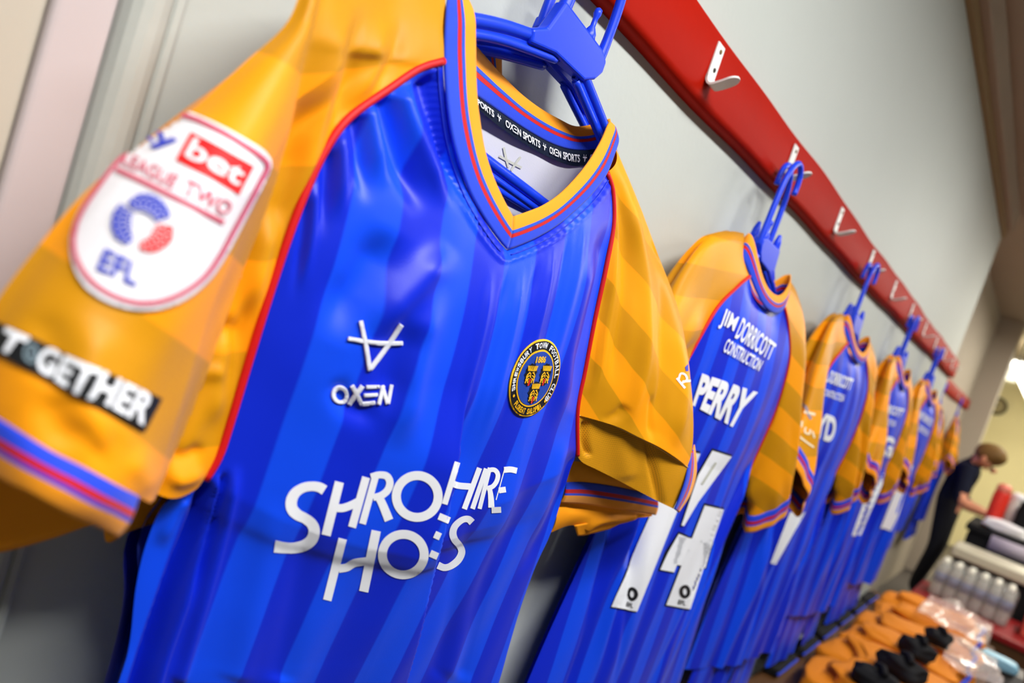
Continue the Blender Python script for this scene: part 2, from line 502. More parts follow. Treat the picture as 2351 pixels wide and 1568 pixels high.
def coat_hook(x, yf, label, wear=True):
    t = thing('coat_hook', label, 'hook', (x, yf, CZ + 0.37), 'white coat hooks along the red rail')
    z = CZ
    hw = 0.0115
    pl = MB()
    pl.box((x - hw, yf - 0.0032, z + 0.366), (x + hw, yf, z + 0.418))
    p = pl.build('back_plate', steel_white, t, bevel=0.0012)
    # bent strip: from the plate's foot out into the room and up, with a rounded end
    path = cat([(yf - 0.0018, z + 0.372), (yf - 0.0022, z + 0.366), (yf - 0.006, z + 0.360), (yf - 0.012, z + 0.359), (yf - 0.026, z + 0.364), (yf - 0.044, z + 0.373)], 26)
    V, Fc = [], []
    tn = np.gradient(path, axis=0); tn /= np.linalg.norm(tn, axis=1, keepdims=True)
    m = len(path)
    for i in range(m):
        s = i / (m - 1.0)
        w = hw if s < 0.76 else hw * math.sqrt(max(0.05, 1 - ((s - 0.76) / 0.24) ** 2))
        nn = np.array([-tn[i][1], tn[i][0]]) * 0.0015
        for sx, k in ((-w, 1), (w, 1), (w, -1), (-w, -1)):
            V.append((x + sx, path[i][0] + nn[0] * k, path[i][1] + nn[1] * k))
    for i in range(m - 1):
        for k in range(4):
            q = (k + 1) % 4
            Fc.append((i * 4 + k, i * 4 + q, (i + 1) * 4 + q, (i + 1) * 4 + k))
    Fc += [(0, 1, 2, 3), tuple((m - 1) * 4 + k for k in (3, 2, 1, 0))]
    mesh_obj('prong', V, Fc, steel_white, t, smooth=False)
    for zz in ((0.382, 0.408) if wear else (0.40,)):
        MB().lathe([(0.0034, 0.0), (0.0030, 0.0009), (0.0012, 0.0014)], (x + 0.001, yf - 0.0034, z + zz), (0, -1, 0), 12).build('screw', black_mark if zz < 0.395 else brown_mark, p)
    return t
HOOKX = [0.13, 0.515] + [0.886 + 0.3835 * k for k in range(10)]
hook_names = {2: 'worn empty white coat hook with rusty screws, largest on the red rail',
              3: 'white coat hook holding the hangers of the shirt numbered 14',
              4: 'empty white coat hook just past the hook of the shirt numbered 14',
              5: 'white coat hook that carries the third pair of hangers along the rail'}
ORD = {6: 'fourth', 7: 'fifth', 8: 'sixth', 9: 'seventh', 10: 'eighth', 11: 'ninth'}
for i, x in enumerate(HOOKX[1:], 1):
    if x < XE - 0.08:
        coat_hook(x, YW - 0.025, hook_names.get(i, 'small white coat hook, %s along the red rail after the worn largest one' % ORD[i] if i > 5 else 'white coat hook holding the first pair of blue hangers'))
for x, l in ((5.72, 'white coat hook on the recess rail, nearer of its two'), (7.02, 'white coat hook on the recess rail, farther of its two')):
    coat_hook(x, YR - 0.025, l, False)

# ------------------------------------------------------------------ hangers
def hanger(xc, y, sgn, label, dz=0.0, tilt=0.0, stem=0.0):
    z = CZ + dz
    t = thing('clothes_hanger', label, 'hanger', (xc, y, z + 0.24), 'blue plastic hangers on the coat hooks')
    arm = MB()
    for s in (-1, 1):
        arm.tube([(xc + s * 0.012, y, z + 0.240), (xc + s * 0.035, y, z + 0.233), (xc + s * 0.10, y, z + 0.209), (xc + s * 0.15, y, z + 0.184), (xc + s * 0.168, y, z + 0.166), (xc + s * 0.165, y, z + 0.135)], 0.0062, seg=12, n=40)
        arm.tube([(xc + s * 0.02, y, z + 0.225), (xc + s * 0.10, y, z + 0.197), (xc + s * 0.148, y, z + 0.172), (xc + s * 0.16, y, z + 0.155)], 0.0042, seg=10, n=30)
        V = []
        L1 = cat([(xc + s * 0.015, y, z + 0.238), (xc + s * 0.10, y, z + 0.209), (xc + s * 0.15, y, z + 0.184)], 12)
        L2 = cat([(xc + s * 0.015, y, z + 0.225), (xc + s * 0.10, y, z + 0.197), (xc + s * 0.148, y, z + 0.172)], 12)
        for a, b in zip(L1, L2):
            V += [(a[0], y - 0.0022, a[2]), (a[0], y + 0.0022, a[2]), (b[0], y + 0.0022, b[2]), (b[0], y - 0.0022, b[2])]
        arm.add(V, [(i * 4 + k, i * 4 + (k + 1) % 4, i * 4 + 4 + (k + 1) % 4, i * 4 + 4 + k) for i in range(11) for k in range(4)])
    arm.build('shoulder_arm', blue_plastic, t)
    MB().tube([(xc - 0.165, y, z + 0.135), (xc - 0.155, y, z + 0.113), (xc - 0.135, y, z + 0.105), (xc, y, z + 0.103), (xc + 0.135, y, z + 0.103), (xc + 0.155, y, z + 0.112), (xc + 0.165, y, z + 0.135)], 0.0056, seg=12, n=50) \
        .tube([(xc - 0.135, y, z + 0.094), (xc + 0.135, y, z + 0.093)], 0.0036, seg=10, n=12).build('trouser_bar', blue_plastic, t)
    pl = MB()
    o2 = [(-0.042, 0.271), (0.034, 0.268), (0.047, 0.262), (0.048, 0.250), (0.040, 0.238), (0.024, 0.228), (-0.03, 0.225), (-0.066, 0.214), (-0.07, 0.226), (-0.052, 0.238)]
    V = [(xc + sgn * a, y - 0.0075, z + c) for a, c in o2] + [(xc + sgn * a, y + 0.0075, z + c) for a, c in o2]
    n = len(o2)
    Fc = [tuple(range(n)), tuple(range(2 * n - 1, n - 1, -1))] + [(i, i + n, (i + 1) % n + n, (i + 1) % n) for i in range(n)]
    pl.add(V, Fc)
    pl.build('centre_plate', blue_plastic, t, bevel=0.003)
    MB().tube([(xc - sgn * 0.036, y, z + 0.255), (xc - sgn * 0.0345, y, z + 0.272), (xc - sgn * 0.033, y, z + 0.289), (xc - sgn * 0.0325, y, z + 0.295)], [0.0070, 0.0072, 0.0066, 0.003], seg=14, n=16).build('strap_peg', blue_plastic, t)
    MB().lathe([(0.003, 0.26), (0.0065, 0.268), (0.0065, 0.276), (0.0028, 0.283), (0.0028, 0.292), (0.0042, 0.296), (0.0038, 0.301), (0.001, 0.303)], (xc + sgn * 0.018, y + 0.004, z), (0, 0, 1), 14).build('moulding_peg', blue_plastic, t)
    MB().tube([(xc + sgn * 0.042, y, z + 0.250), (xc + sgn * 0.043, y, z + 0.285), (xc + sgn * 0.040, y, z + stem + 0.325), (xc + sgn * 0.031, y, z + stem + 0.357), (xc + sgn * 0.014, y, z + stem + 0.377), (xc - sgn * 0.004, y, z + stem + 0.380), (xc - sgn * 0.019, y, z + stem + 0.369), (xc - sgn * 0.024, y, z + stem + 0.348), (xc - sgn * 0.023, y, z + stem + 0.336)], [0.0062, 0.0052, 0.0052, 0.005, 0.005, 0.005, 0.005], seg=12, n=60).build('hanger_hook', blue_plastic, t)
    if tilt: t.rotation_euler = (0, tilt, 0)
    return t

# ------------------------------------------------------------------ the first shirt (front facing the room)
hanger(0.545, 0.458, 1, 'near blue plastic hanger inside the front-facing shirt with the chest sponsor', tilt=0.09)
hanger(0.560, 0.484, -1, 'blue plastic hanger behind the front-facing shirt, half hidden by the nearer one', tilt=0.05)

S1 = thing('football_shirt', 'blue and amber V-neck football shirt with round crest and white chest sponsor lettering', 'shirt', (0.5, 0.43, CZ + 0.2), 'football shirts hanging from the rail')
NU, NV = 230, 250
# seam curves traced as (px, py, distance of the cloth from the camera plane y)
pipL = [(1017, 140, .428), (960, 158, .427), (890, 205, .425), (800, 270, .422), (745, 345, .42), (700, 440, .418), (660, 545, .417), (625, 650, .417), (595, 745, .417), (560, 860, .418), (530, 960, .418), (502, 1045, .418), (470, 1100, .419)]
sideL = [(470, 1100, .419), (425, 1135, .424), (375, 1160, .43), (335, 1250, .432), (312, 1350, .432), (297, 1480, .432), (272, 1568, .432)]
pipR = [(1392, 396, .428), (1405, 440, .424), (1406, 520, .418), (1388, 620, .412), (1362, 740, .408), (1341, 850, .406), (1324, 940, .404), (1324, 1045, .402)]
sideR = [(1324, 1045, .402), (1310, 1075, .404), (1288, 1150, .408), (1264, 1225, .41), (1230, 1300, .412), (1197, 1390, .414), (1170, 1480, .414), (1145, 1568, .414)]
neck = [(1017, 140, .428), (1019, 185, .426), (1024, 235, .423), (1031, 290, .42), (1043, 348, .417), (1059, 398, .415), (1082, 455, .412), (1116, 513, .409), (1146, 555, .407), (1163, 574, .406)]
neck2 = [(1163, 574, .406), (1192, 564, .406), (1230, 547, .407), (1276, 520, .409), (1322, 482, .413), (1360, 444, .418), (1392, 396, .428)]
PL, PR = PT(pipL), PT(pipR)
SL = np.vstack([PT(sideL), [(0.262, .435, CZ - 0.45), (0.262, .435, CZ - 0.56)]])
SR = np.vstack([PT(sideR), [(0.735, .415, CZ - 0.50), (0.738, .415, CZ - 0.56)]])
left = catj(list(PL) + [None] + list(SL[1:]), NV)
right = catj(list(PR) + [None] + list(SR[1:]), NV)
top = catj(list(PT(neck)) + [None] + list(PT(neck2))[1:], NU)
bot = cat([left[-1], (0.38, .436, CZ - 0.562), (0.5, .436, CZ - 0.562), (0.62, .43, CZ - 0.562), right[-1]], NU)
P = coons(top, bot, left, right)
vv, uu = np.meshgrid(np.linspace(0, 1, NV), np.linspace(0, 1, NU), indexing='ij')
SX = P[..., 0].copy()
P[..., 1] -= 0.022 * np.sin(np.pi * uu) ** 0.8 * np.sin(np.pi * np.clip(vv, 0, 1) ** 0.62)
xy = pix(P)
d = np.zeros(P.shape[:2])
def rg(line, w, a, t0=.15, t1=.25): 
    global d
    d += ridge(xy, line, w, a * FA, t0, t1)
FA = 1.6
# pulls from the shoulder seam and the collar
rg([(975, 165), (1005, 260), (1045, 380), (1085, 490)], 34, -.0085, .1, .4)
rg([(915, 195), (940, 270), (985, 370), (1040, 490)], 24, .006, .1, .4)
rg([(875, 215), (895, 290), (925, 390), (975, 500)], 22, -.0062, .1, .4)
rg([(850, 235), (865, 330), (880, 440)], 18, .004, .1, .5)
rg([(815, 262), (830, 360), (845, 480)], 17, -.0045, .1, .5)
rg([(780, 300), (785, 400), (780, 520)], 16, .003, .1, .5)
rg([(755, 340), (752, 430), (740, 560)], 14, -.003, .1, .5)
rg([(720, 420), (715, 520), (690, 680)], 14, .002, .1, .5)
rg([(705, 450), (695, 560), (670, 700)], 12, -.002, .1, .5)
# broad drapes over the chest
rg([(1040, 560), (960, 640), (890, 720), (860, 800)], 36, .006, .3, .4)
rg([(900, 520), (840, 640), (800, 700), (770, 800)], 46, -.007, .3, .4)
rg([(960, 730), (905, 860), (880, 960)], 34, -.004, .3, .4)
rg([(1010, 640), (960, 780), (930, 930), (900, 1040)], 36, .005, .3, .3)
rg([(760, 860), (800, 930), (880, 960)], 26, -.003, .3, .3)
# fine pleats right of the neck point
for k in range(7):
    x0 = 1130 + 36 * k; y0 = 600 + (-12 if k < 2 else -30 * (k - 1.4))
    rg([(x0, y0 + 20), (x0 - 20, y0 + 150), (x0 - 62, y0 + 320), (x0 - 100, y0 + 480)], 9, -.0018 if k % 2 else .0018, .2, .5)
rg([(1395, 500), (1370, 640), (1330, 800), (1310, 940)], 14, -.004, .2, .3)
rg([(1370, 560), (1335, 700), (1300, 860), (1270, 1000)], 20, .004, .2, .3)
FA = 0.75
# folds hanging from the armpits
rg([(478, 1100), (455, 1190), (400, 1330), (335, 1520), (300, 1640)], 15, -.021, .05, .02)
rg([(505, 1080), (478, 1200), (440, 1330), (380, 1500), (340, 1640)], 11, .008, .08, .02)
rg([(520, 1080), (492, 1190), (462, 1290), (430, 1400)], 9, -.010, .1, .4)
rg([(545, 1060), (520, 1180), (480, 1330), (410, 1568)], 15, .007, .15, .02)
rg([(425, 1140), (395, 1185), (360, 1260)], 18, .006, .1, .4)
rg([(1318, 1030), (1290, 1130), (1240, 1240), (1190, 1330)], 12, -.007, .1, .3)
rg([(1300, 1000), (1262, 1130), (1215, 1250)], 14, .005, .2, .3)
rg([(1250, 1010), (1200, 1160), (1120, 1330), (1060, 1568)], 18, -.004, .3, .05)
rg([(1215, 1020), (1160, 1170), (1080, 1380), (1030, 1568)], 20, .004, .3, .05)
rg([(1130, 1040), (1080, 1240), (1010, 1568)], 16, -.003, .3, .05)
rg([(640, 1130), (600, 1300), (540, 1568)], 34, .004, .3, .05)
rg([(720, 1100), (690, 1300), (640, 1568)], 30, -.004, .3, .05)
# overlapping fold that swallows the middle of the sponsor lettering
fold = cat([(1085, 860), (1052, 980), (1022, 1120), (985, 1280), (950, 1420), (915, 1568), (880, 1700)], 60)
fx = np.interp(xy[..., 1], fold[:, 1], fold[:, 0]); sd = xy[..., 0] - fx
grow = np.clip((xy[..., 1] - 880) / 200, 0, 1); grow = grow * grow * (3 - 2 * grow)
d += grow * (0.012 * np.exp(-(np.clip(-sd, 0, None) / 120) ** 2) * (sd < 0) + (sd >= 0) * (0.012 - 0.024 * np.clip(sd / 10, 0, 1) + 0.012 * np.clip((sd - 10) / 150, 0, 1)))
# gathers along the collar seam
nk = np.vstack([cat([(p[0], p[1]) for p in neck], 160), cat([(p[0], p[1]) for p in neck2], 140)])
sn = np.concatenate([[0], np.cumsum(np.linalg.norm(np.diff(nk, axis=0), axis=1))])
xf = xy.reshape(-1, 2); kk = np.array([((nk - q) ** 2).sum(1).argmin() for q in xf]); dn = np.sqrt(((nk[kk] - xf) ** 2).sum(1)).reshape(d.shape); an = sn[kk].reshape(d.shape)
d += 0.0008 * np.sin(an * 2 * np.pi / 17.0) * np.exp(-((dn - 14) / 9) ** 2) + 0.0016 * np.exp(-((dn - 24) / 6) ** 2)
d += waves(P[..., 0], P[..., 2], 5, 12, 5, 18, 0.0010, 0.1) * np.clip(vv * 4, 0, 1) * np.sin(np.pi * uu) ** 0.4
edge = np.clip(np.minimum(uu, 1 - uu) / 0.012, 0, 1) * np.clip(vv / 0.02, 0, 1)
P[..., 1] -= d * edge
front = grid_obj('front_panel', P, blue_cloth, S1, attr=(SX - 0.262) / 0.041 + 0.35)
# back panel and white lining seen through the neck
bt = catj(list(PT([(1017, 140, .44), (1040, 60, .47), (1091, 214, .485), (1149, 258, .487), (1206, 296, .487), (1263, 328, .486), (1305, 341, .482), (1340, 343, .476), (1371, 338, .468), (1392, 396, .44)])), 60)
bl = cat([bt[0], PL[4] + (0, .02, 0), PL[8] + (0, .035, 0), SL[1] + (0, .02, 0), SL[3] + (0, .008, 0), SL[5] + (0, 0, 0), left[-1]], 80)
br = cat([bt[-1], PR[3] + (0, .03, 0), PR[6] + (0, .05, 0), SR[1] + (0, .03, 0), SR[3] + (0, .01, 0), SR[6], right[-1]], 80)
bb = cat([left[-1], (0.4, .47, CZ - 0.56), (0.6, .465, CZ - 0.56), right[-1]], 60)
B = coons(bt, bb, bl, br)
bv, bu = np.meshgrid(np.linspace(0, 1, 80), np.linspace(0, 1, 60), indexing='ij')
B[..., 1] += 0.045 * np.sin(np.pi * bu) ** 0.5 * np.clip((bv - 0.25) / 0.3, 0, 1) + waves(B[..., 0], B[..., 2], 9, 10, 5, 16, 0.0012) * np.sin(np.pi * bu)
B[..., 1] = np.minimum(B[..., 1], 0.512)
grid_obj('back_panel', B + np.array([0, 0.0025, 0]), blue_cloth, S1, attr=(B[..., 0] - 0.262) / 0.0375)
lining = grid_obj('white_lining', B[:34], white_lining, S1, label='white inner lining')

# collar: ribbed band round the neck with stripes along it
cin = PT([(1086, 38, .440), (1088, 96, .437), (1089, 172, .433), (1092, 230, .429), (1098, 278, .426), (1109, 344, .421), (1130, 409, .416), (1153, 459, .412), (1173.5, 497, .409)])
cin2 = PT([(1173.5, 497, .409), (1206, 486, .409), (1244, 470.5, .41), (1283, 444, .413), (1321, 405.5, .418), (1351, 367, .424), (1378, 321, .433), (1394, 284, .441)])
cou = PT([(1019, 57, .438), (1017, 115, .432), (1019, 172, .426), (1023, 230, .422), (1030, 287, .419), (1042, 344, .416), (1058, 395, .414), (1081, 452, .411), (1115, 510, .408), (1145, 552, .406), (1162, 571, .405)])
cou2 = PT([(1162, 571, .405), (1191, 561, .405), (1229, 544, .406), (1275, 517, .408), (1321, 479, .412), (1359, 441, .417), (1390, 398, .424), (1408, 352, .434), (1417, 322, .442)])
up_in = PT([(1050, -40, .468), (1072, 0, .455)]); up_ou = PT([(1036, -40, .468), (1024, 0, .452)])
I1 = cat(list(up_in) + list(cin), 70); O1 = cat(list(up_ou) + list(cou), 70)
I2 = cat(list(cin2) + list(PT([(1399, 281, .449)])), 60); O2 = cat(list(cou2) + list(PT([(1412, 300, .452)])), 60)
def ribbon(A, Bc, m=14, puff=0.0018):
    w = np.linspace(0, 1, m)[:, None, None]
    R = (1 - w) * A[None] + w * Bc[None]
    R[..., 1] -= puff * np.sin(np.pi * w[..., 0]) + 0.0012
    return R
c1 = grid_obj('collar', ribbon(O1, I1), collar_mat, S1, thick=0.0022)
c2 = grid_obj('collar', ribbon(O2, I2), collar_mat, S1, thick=0.0022)
# back of the collar with the printed neck tape
bu_ = PT([(1075, 88, .474), (1087, 103, .479), (1114, 134, .485), (1145, 168, .487), (1191, 214, .489), (1237, 249, .489), (1283, 275, .487), (1313, 289, .484), (1340, 289, .479), (1371, 281, .471), (1398, 272, .458)])
bl_ = PT([(1072, 205, .472), (1091, 220, .478), (1120, 240, .482), (1149, 260, .484), (1206, 298, .485), (1263, 329, .484), (1305, 342, .481), (1340, 344, .475), (1371, 338.5, .466), (1400, 322, .455)])
tl_ = PT([(1075, 236, .471), (1093, 249, .4765), (1120, 272, .4805), (1149, 294.5, .482), (1206, 333, .483), (1263, 363, .482), (1305, 379, .479), (1336, 380, .474), (1371, 374, .465), (1400, 360, .454)])
UB, LB, TB = cat(bu_, 70), cat(bl_, 70), cat(tl_, 70)
grid_obj('collar', ribbon(LB, UB), collar_mat, S1, thick=0.0022)
tape = grid_obj('neck_tape', ribbon(TB, LB, 8, 0.001) - np.array([0, 0.0008, 0]), navy_tape, S1)
def on_ribbon(shape, A, Bc, lift):
    V, Fc = shape
    n = len(A); s = np.clip(V[:, 0], 0, 1) * (n - 1); k = np.clip(s.astype(int), 0, n - 2); f = (s - k)[:, None]
    a = A[k] * (1 - f) + A[k + 1] * f; b = Bc[k] * (1 - f) + Bc[k + 1] * f
    w = V[:, 1:2]
    Q = a * (1 - w) + b * w
    Q[:, 1] -= lift + 0.001 * np.sin(np.pi * w[:, 0])
    return Q, Fc
def cutshape(shape, g):
    V, Fc = shape
    bm = bmesh.new(); vs_ = [bm.verts.new((x, y, 0)) for x, y in V]
    for f in Fc:
        try: bm.faces.new([vs_[i] for i in f])
        except ValueError: pass
    cut_grid(bm, g); bm.verts.index_update()
    out = np.array([v.co[:2] for v in bm.verts]), [tuple(v.index for v in f.verts) for f in bm.faces]
    bm.free(); return out
mark = lambda x, y, w, h: join2d([stroke([(x + .28 * w, y + h), (x + .45 * w, y)], w * .1, 3), stroke([(x + .85 * w, y + h * .95), (x + .45 * w, y)], w * .1, 3), poly2d([(x, y + .54 * h), (x + w, y + .47 * h), (x + w, y + .60 * h), (x, y + .67 * h)])])
items = []
def tp(txt, u0, u1): items.append(text_quad(txt, (u0, .74), (u1, .74), (u0, .26), (u1, .26), bold=0.02))
tp('SPORTS', .045, .20); items.append(mark(.225, .27, .028, .48)); tp('OX\u039eN', .285, .40); tp('SPORTS', .415, .545); items.append(mark(.565, .27, .026, .48))
tp('OX\u039eN', .615, .70); tp('SPORTS', .715, .825); items.append(mark(.842, .27, .022, .48)); tp('OX\u039eN', .88, .945)
q = on_ribbon(cutshape(join2d(items), 0.02), TB, LB, 0.0034)
mesh_obj('tape_lettering', q[0], q[1], white_print, tape)
lc = Caster([lining])
decal('lining_mark', join2d([stroke([(1155, 338), (1160, 362), (1166, 384)], 5), stroke([(1194, 360), (1182, 376), (1172, 392)], 5), stroke([(1145, 358), (1170, 372), (1196, 385)], 6)]), lc, grey_print, lining, 6, 0.001)
decal('care_print', join2d([ring2d((1155, 432), (13, 9), 3, 20), stroke([(1135, 420), (1150, 440)], 2), stroke([(1160, 425), (1172, 445)], 2)]), lc, grey_print, lining, 6, 0.001)

# red piping along both raglan seams
for name, pts in (('piping', pipL), ('piping', pipR)):
    L = cat(PT(pts), 90)
    L[:, 1] -= 0.001
    MB().tube(L, 0.0029, seg=10).build(name, red_pipe, S1)
# gathered seam round the neck
sc1 = Caster([front])
for pts in (neck, neck2):
    L = cat([(p[0], p[1]) for p in pts], 60); out = []
    cx = np.array([1230.0, 300.0])
    off = []
    for i, pnt in enumerate(L):
        tdir = L[min(i + 1, 59)] - L[max(i - 1, 0)]; tdir /= np.linalg.norm(tdir)
        nrm = np.array([-tdir[1], tdir[0]])
        if nrm @ (pnt - cx) < 0: nrm = -nrm
        off.append(pnt + nrm * 13)
    s_ = []
    for i in range(1, 59):
        h = sc1.hit(CAM, ray(*off[i]))
        if h: s_.append(h[0] + np.array([0, -0.0005, 0]))
    if len(s_) > 4: MB().tube(s_, 0.0007, seg=6).build('seam_stitching', plain('blue_thread', (20, 50, 190), 0.6), S1) if 'blue_thread' not in MATS else MB().tube(s_, 0.0007, seg=6).build('seam_stitching', MATS['blue_thread'], S1)

# ---- right-hand sleeve of the picture
fr = cat(PT([(1392, 396, .428), (1400, 375, .434), (1412, 335, .444)]), 60)
seam = PT([(1324, 952, .404), (1360, 960, .398), (1400, 972, .390), (1440, 992, .380), (1490, 1016, .366), (1540, 1046, .350), (1578, 1072, .340)])
slL = catj(list(PR[:-1]) , 110)
slLu = cat(np.vstack([PR[:-2], seam[:1]]), 110)
sil = PT([(1412, 335, .444), (1430, 378, .442), (1460, 450, .438), (1490, 528, .432), (1512, 588, .424), (1538, 655, .410), (1558, 730, .394), (1577, 815, .376), (1588, 900, .360), (1592, 980, .348), (1588, 1040, .342), (1578, 1072, .340)])
U = coons(fr, cat(seam, 60), slLu, cat(sil, 110))
uv_, uu_ = np.meshgrid(np.linspace(0, 1, 110), np.linspace(0, 1, 60), indexing='ij')
U[..., 1] -= 0.020 * np.sin(np.pi * uu_ ** 0.9) * np.sin(np.pi * np.clip(0.12 + 0.6 * uv_, 0, 1)) 
xyu = pix(U); dd = np.zeros(U.shape[:2])
for ln, w, a in (([(1420, 400), (1440, 560), (1435, 720), (1400, 900)], 14, -.004), ([(1440, 430), (1475, 600), (1480, 800), (1440, 990)], 16, .004), ([(1470, 480), (1520, 650), (1530, 850), (1500, 1020)], 14, -.005), ([(1500, 560), (1550, 720), (1570, 900), (1545, 1040)], 13, .004), ([(1415, 430), (1405, 640), (1380, 800), (1350, 930)], 12, .003), ([(1395, 640), (1372, 780), (1345, 900)], 10, -.003), ([(1440, 930), (1410, 960), (1380, 975)], 12, -.003), ([(1500, 900), (1498, 1000), (1494, 1060)], 8, -.003)):
    dd += ridge(xyu, ln, w, a * 1.5, .2, .2)
dd += waves(U[..., 0], U[..., 2], 21, 10, 6, 22, 0.0007, 0.5)
U[..., 1] -= dd * np.clip(np.minimum(uu_, 1 - uu_) / .06, 0, 1) * np.clip(np.minimum(uv_, 1 - uv_) / .04, 0, 1)
wband = (xyu[..., 1] - 1.55 * (xyu[..., 0] - 1480) - 772) / 118.0
slv = grid_obj('sleeve', U, or_cloth, S1, attr=wband - 0.5 + 1.0 + 20)
low = PT([(1324, 1045, .402), (1338, 1062, .398), (1370, 1078, .392), (1410, 1098, .384), (1452, 1120, .372), (1505, 1148, .352), (1546, 1168, .340)])
mpl = cat(np.vstack([seam[:1], PT([(1323, 1000, .403)]), low[:1]]), 30)
mpr = cat(np.vstack([seam[-1:], PT([(1570, 1115, .338)]), low[-1:]]), 30)
MP = coons(cat(seam, 60), cat(low, 60), mpl, mpr)
mv_, mu_ = np.meshgrid(np.linspace(0, 1, 30), np.linspace(0, 1, 60), indexing='ij')
xym = pix(MP)
dm = ridge(xym, [(1492, 1010), (1500, 1080), (1520, 1165)], 9, -.006, .05, .05) + ridge(xym, [(1345, 965), (1342, 1010), (1352, 1050)], 7, -.006, .1, .1) + ridge(xym, [(1420, 985), (1430, 1060), (1440, 1110)], 26, .004, .2, .2)
MP[..., 1] -= dm * np.clip(mv_ / .06, 0, 1) * np.clip(np.minimum(mu_, 1 - mu_) / .05, 0, 1)
mpanel = grid_obj('mesh_panel', MP, mesh_cloth, S1, attr=np.zeros(MP.shape[:2]), uv=np.stack([mu_ * 1.0, mv_ * 0.42], -1))
sm = cat(seam, 60); sm[:, 1] -= 0.0008
MB().tube(sm, 0.0008, seg=6).build('seam_stitching', plain('amber_thread', (240, 190, 90), 0.6), S1)
# rear half of that sleeve, closing the tube
RS = coons(fr, cat(np.vstack([low[:1] + (0, .03, 0), PT([(1440, 1090, .43), (1500, 1120, .40)]), low[-1:]]), 60), cat(np.vstack([PR[:1], PR[3:4] + (0, .04, 0), PR[6:7] + (0, .05, 0), low[:1] + (0, .03, 0)]), 60), cat(np.vstack([sil, mpr[10:]]), 60))
rv_, ru_ = np.meshgrid(np.linspace(0, 1, 60), np.linspace(0, 1, 60), indexing='ij')
RS[..., 1] += 0.028 * np.sin(np.pi * ru_) * np.sin(np.pi * np.clip(.1 + .7 * rv_, 0, 1))
RS[..., 1] = np.minimum(RS[..., 1], 0.505)
grid_obj('sleeve_back', RS, or_cloth, S1, attr=np.full(RS.shape[:2], 0.0))
# cuff, seen almost edge-on past the silhouette
cs = cat(PT([(1582, 1046, .345), (1577, 1075, .340), (1569, 1110, .337), (1558, 1140, .337), (1546, 1168, .339)]), 30)
ce = cat(PT([(1592, 1020, .356), (1597, 1060, .350), (1594, 1100, .346), (1580, 1140, .343), (1556, 1176, .343)]), 30)
grid_obj('cuff', ribbon(cs, ce, 10, .001), cuff_mat, S1, thick=0.0015)
sc_r = Caster([slv])
decal('sleeve_lettering', join2d([stroke([(1553, 868), (1572, 891)], 5), stroke([(1557, 872), (1562, 858), (1572, 860), (1576, 872), (1563, 880)], 4.5), stroke([(1566, 876), (1586, 874)], 5)]), sc_r, white_print, slv, 5)
decal('sleeve_mark', poly2d([(1572, 843), (1579, 835), (1580, 852), (1574, 852)]), sc_r, badge_blue, slv, 5)

# ---- left-hand sleeve of the picture, hanging towards the camera
selT = cat(PT([(700, -60, .40), (800, -60, .425), (900, -45, .445), (980, -30, .452), (1024, -15, .454)]), 90)
selR = catj(list(PT([(1024, -15, .454), (1017, 60, .438)])) + list(PL), 150)
silL = PT([(700, -60, .40), (660, 50, .394), (560, 145, .388), (430, 262, .382), (300, 352, .376), (185, 452, .370), (85, 568, .364), (0, 680, .358), (-60, 790, .352), (-95, 900, .348)])
selB = catj(list(PT([(-95, 900, .348), (0, 945, .338), (70, 985, .334), (150, 1022, .334), (235, 1070, .340), (312, 1122, .356)])) + [None] + list(PT([(330, 1128, .392), (360, 1140, .402), (405, 1143, .412), (445, 1125, .417), (470, 1100, .419)])), 90)
Q = coons(selT, selB, cat(silL, 150), selR)
qv, qu = np.meshgrid(np.linspace(0, 1, 150), np.linspace(0, 1, 90), indexing='ij')
xq = pix(Q)
fl = cat([(735, -60), (700, 80), (655, 260), (600, 430), (545, 590), (490, 740), (440, 880), (385, 1010), (335, 1130), (310, 1180)], 80)
fx = np.interp(xq[..., 1], fl[:, 1], fl[:, 0])
wl = np.interp(xq[..., 1], cat(np.array([pix(p) for p in silL]), 80)[:, 1], cat(np.array([pix(p) for p in silL]), 80)[:, 0])
tt = np.clip((xq[..., 0] - wl) / np.maximum(fx - wl, 30), 0, 1.0)
over = xq[..., 0] - fx
grow = np.clip((xq[..., 1] + 80) / 500, 0.25, 1)
dq = grow * 0.030 * np.sin(np.pi * np.clip(tt, 0, 1) * 0.90) ** 0.7 * (over < 0) 
dq += (over >= 0) * grow * (0.030 * math.sin(math.pi * .9) ** 0.7 * np.clip(1 - over / 16, 0, 1) - 0.008 * np.exp(-((over - 22) / 24) ** 2))
for ln, w, a in (([(800, 0), (770, 150), (720, 320), (665, 520)], 20, .006), ([(835, 0), (800, 170), (745, 330)], 14, -.005), ([(885, 20), (860, 150), (800, 260)], 14, .004), ([(925, 40), (905, 130), (850, 220)], 11, -.003), ([(700, 300), (660, 420), (620, 560)], 15, -.004), ([(640, 470), (600, 600), (560, 760)], 16, .005), ([(590, 620), (550, 780), (500, 950)], 14, -.006), ([(540, 760), (520, 860), (480, 990)], 14, .004),
                 ([(470, 800), (510, 770), (560, 740)], 16, -.004), ([(440, 880), (480, 860), (530, 850)], 12, .003), ([(390, 1060), (430, 1050), (470, 1020)], 10, -.004), ([(380, 1105), (430, 1098), (470, 1070)], 12, .004),
                 ([(120, 860), (170, 930), (210, 1010)], 26, .003), ([(50, 860), (90, 930), (110, 990)], 30, -.003), ([(230, 940), (180, 975), (140, 1000)], 20, -.002), ([(190, 690), (150, 780), (140, 900)], 30, .003), ([(60, 680), (80, 760), (60, 860)], 30, -.003), ([(240, 980), (290, 1050), (310, 1110)], 24, .003), ([(500, 200), (420, 330), (330, 560), (260, 760)], 40, .004)):
    dq += ridge(xq, ln, w * 1.35, a * 1.15, .35, .35)
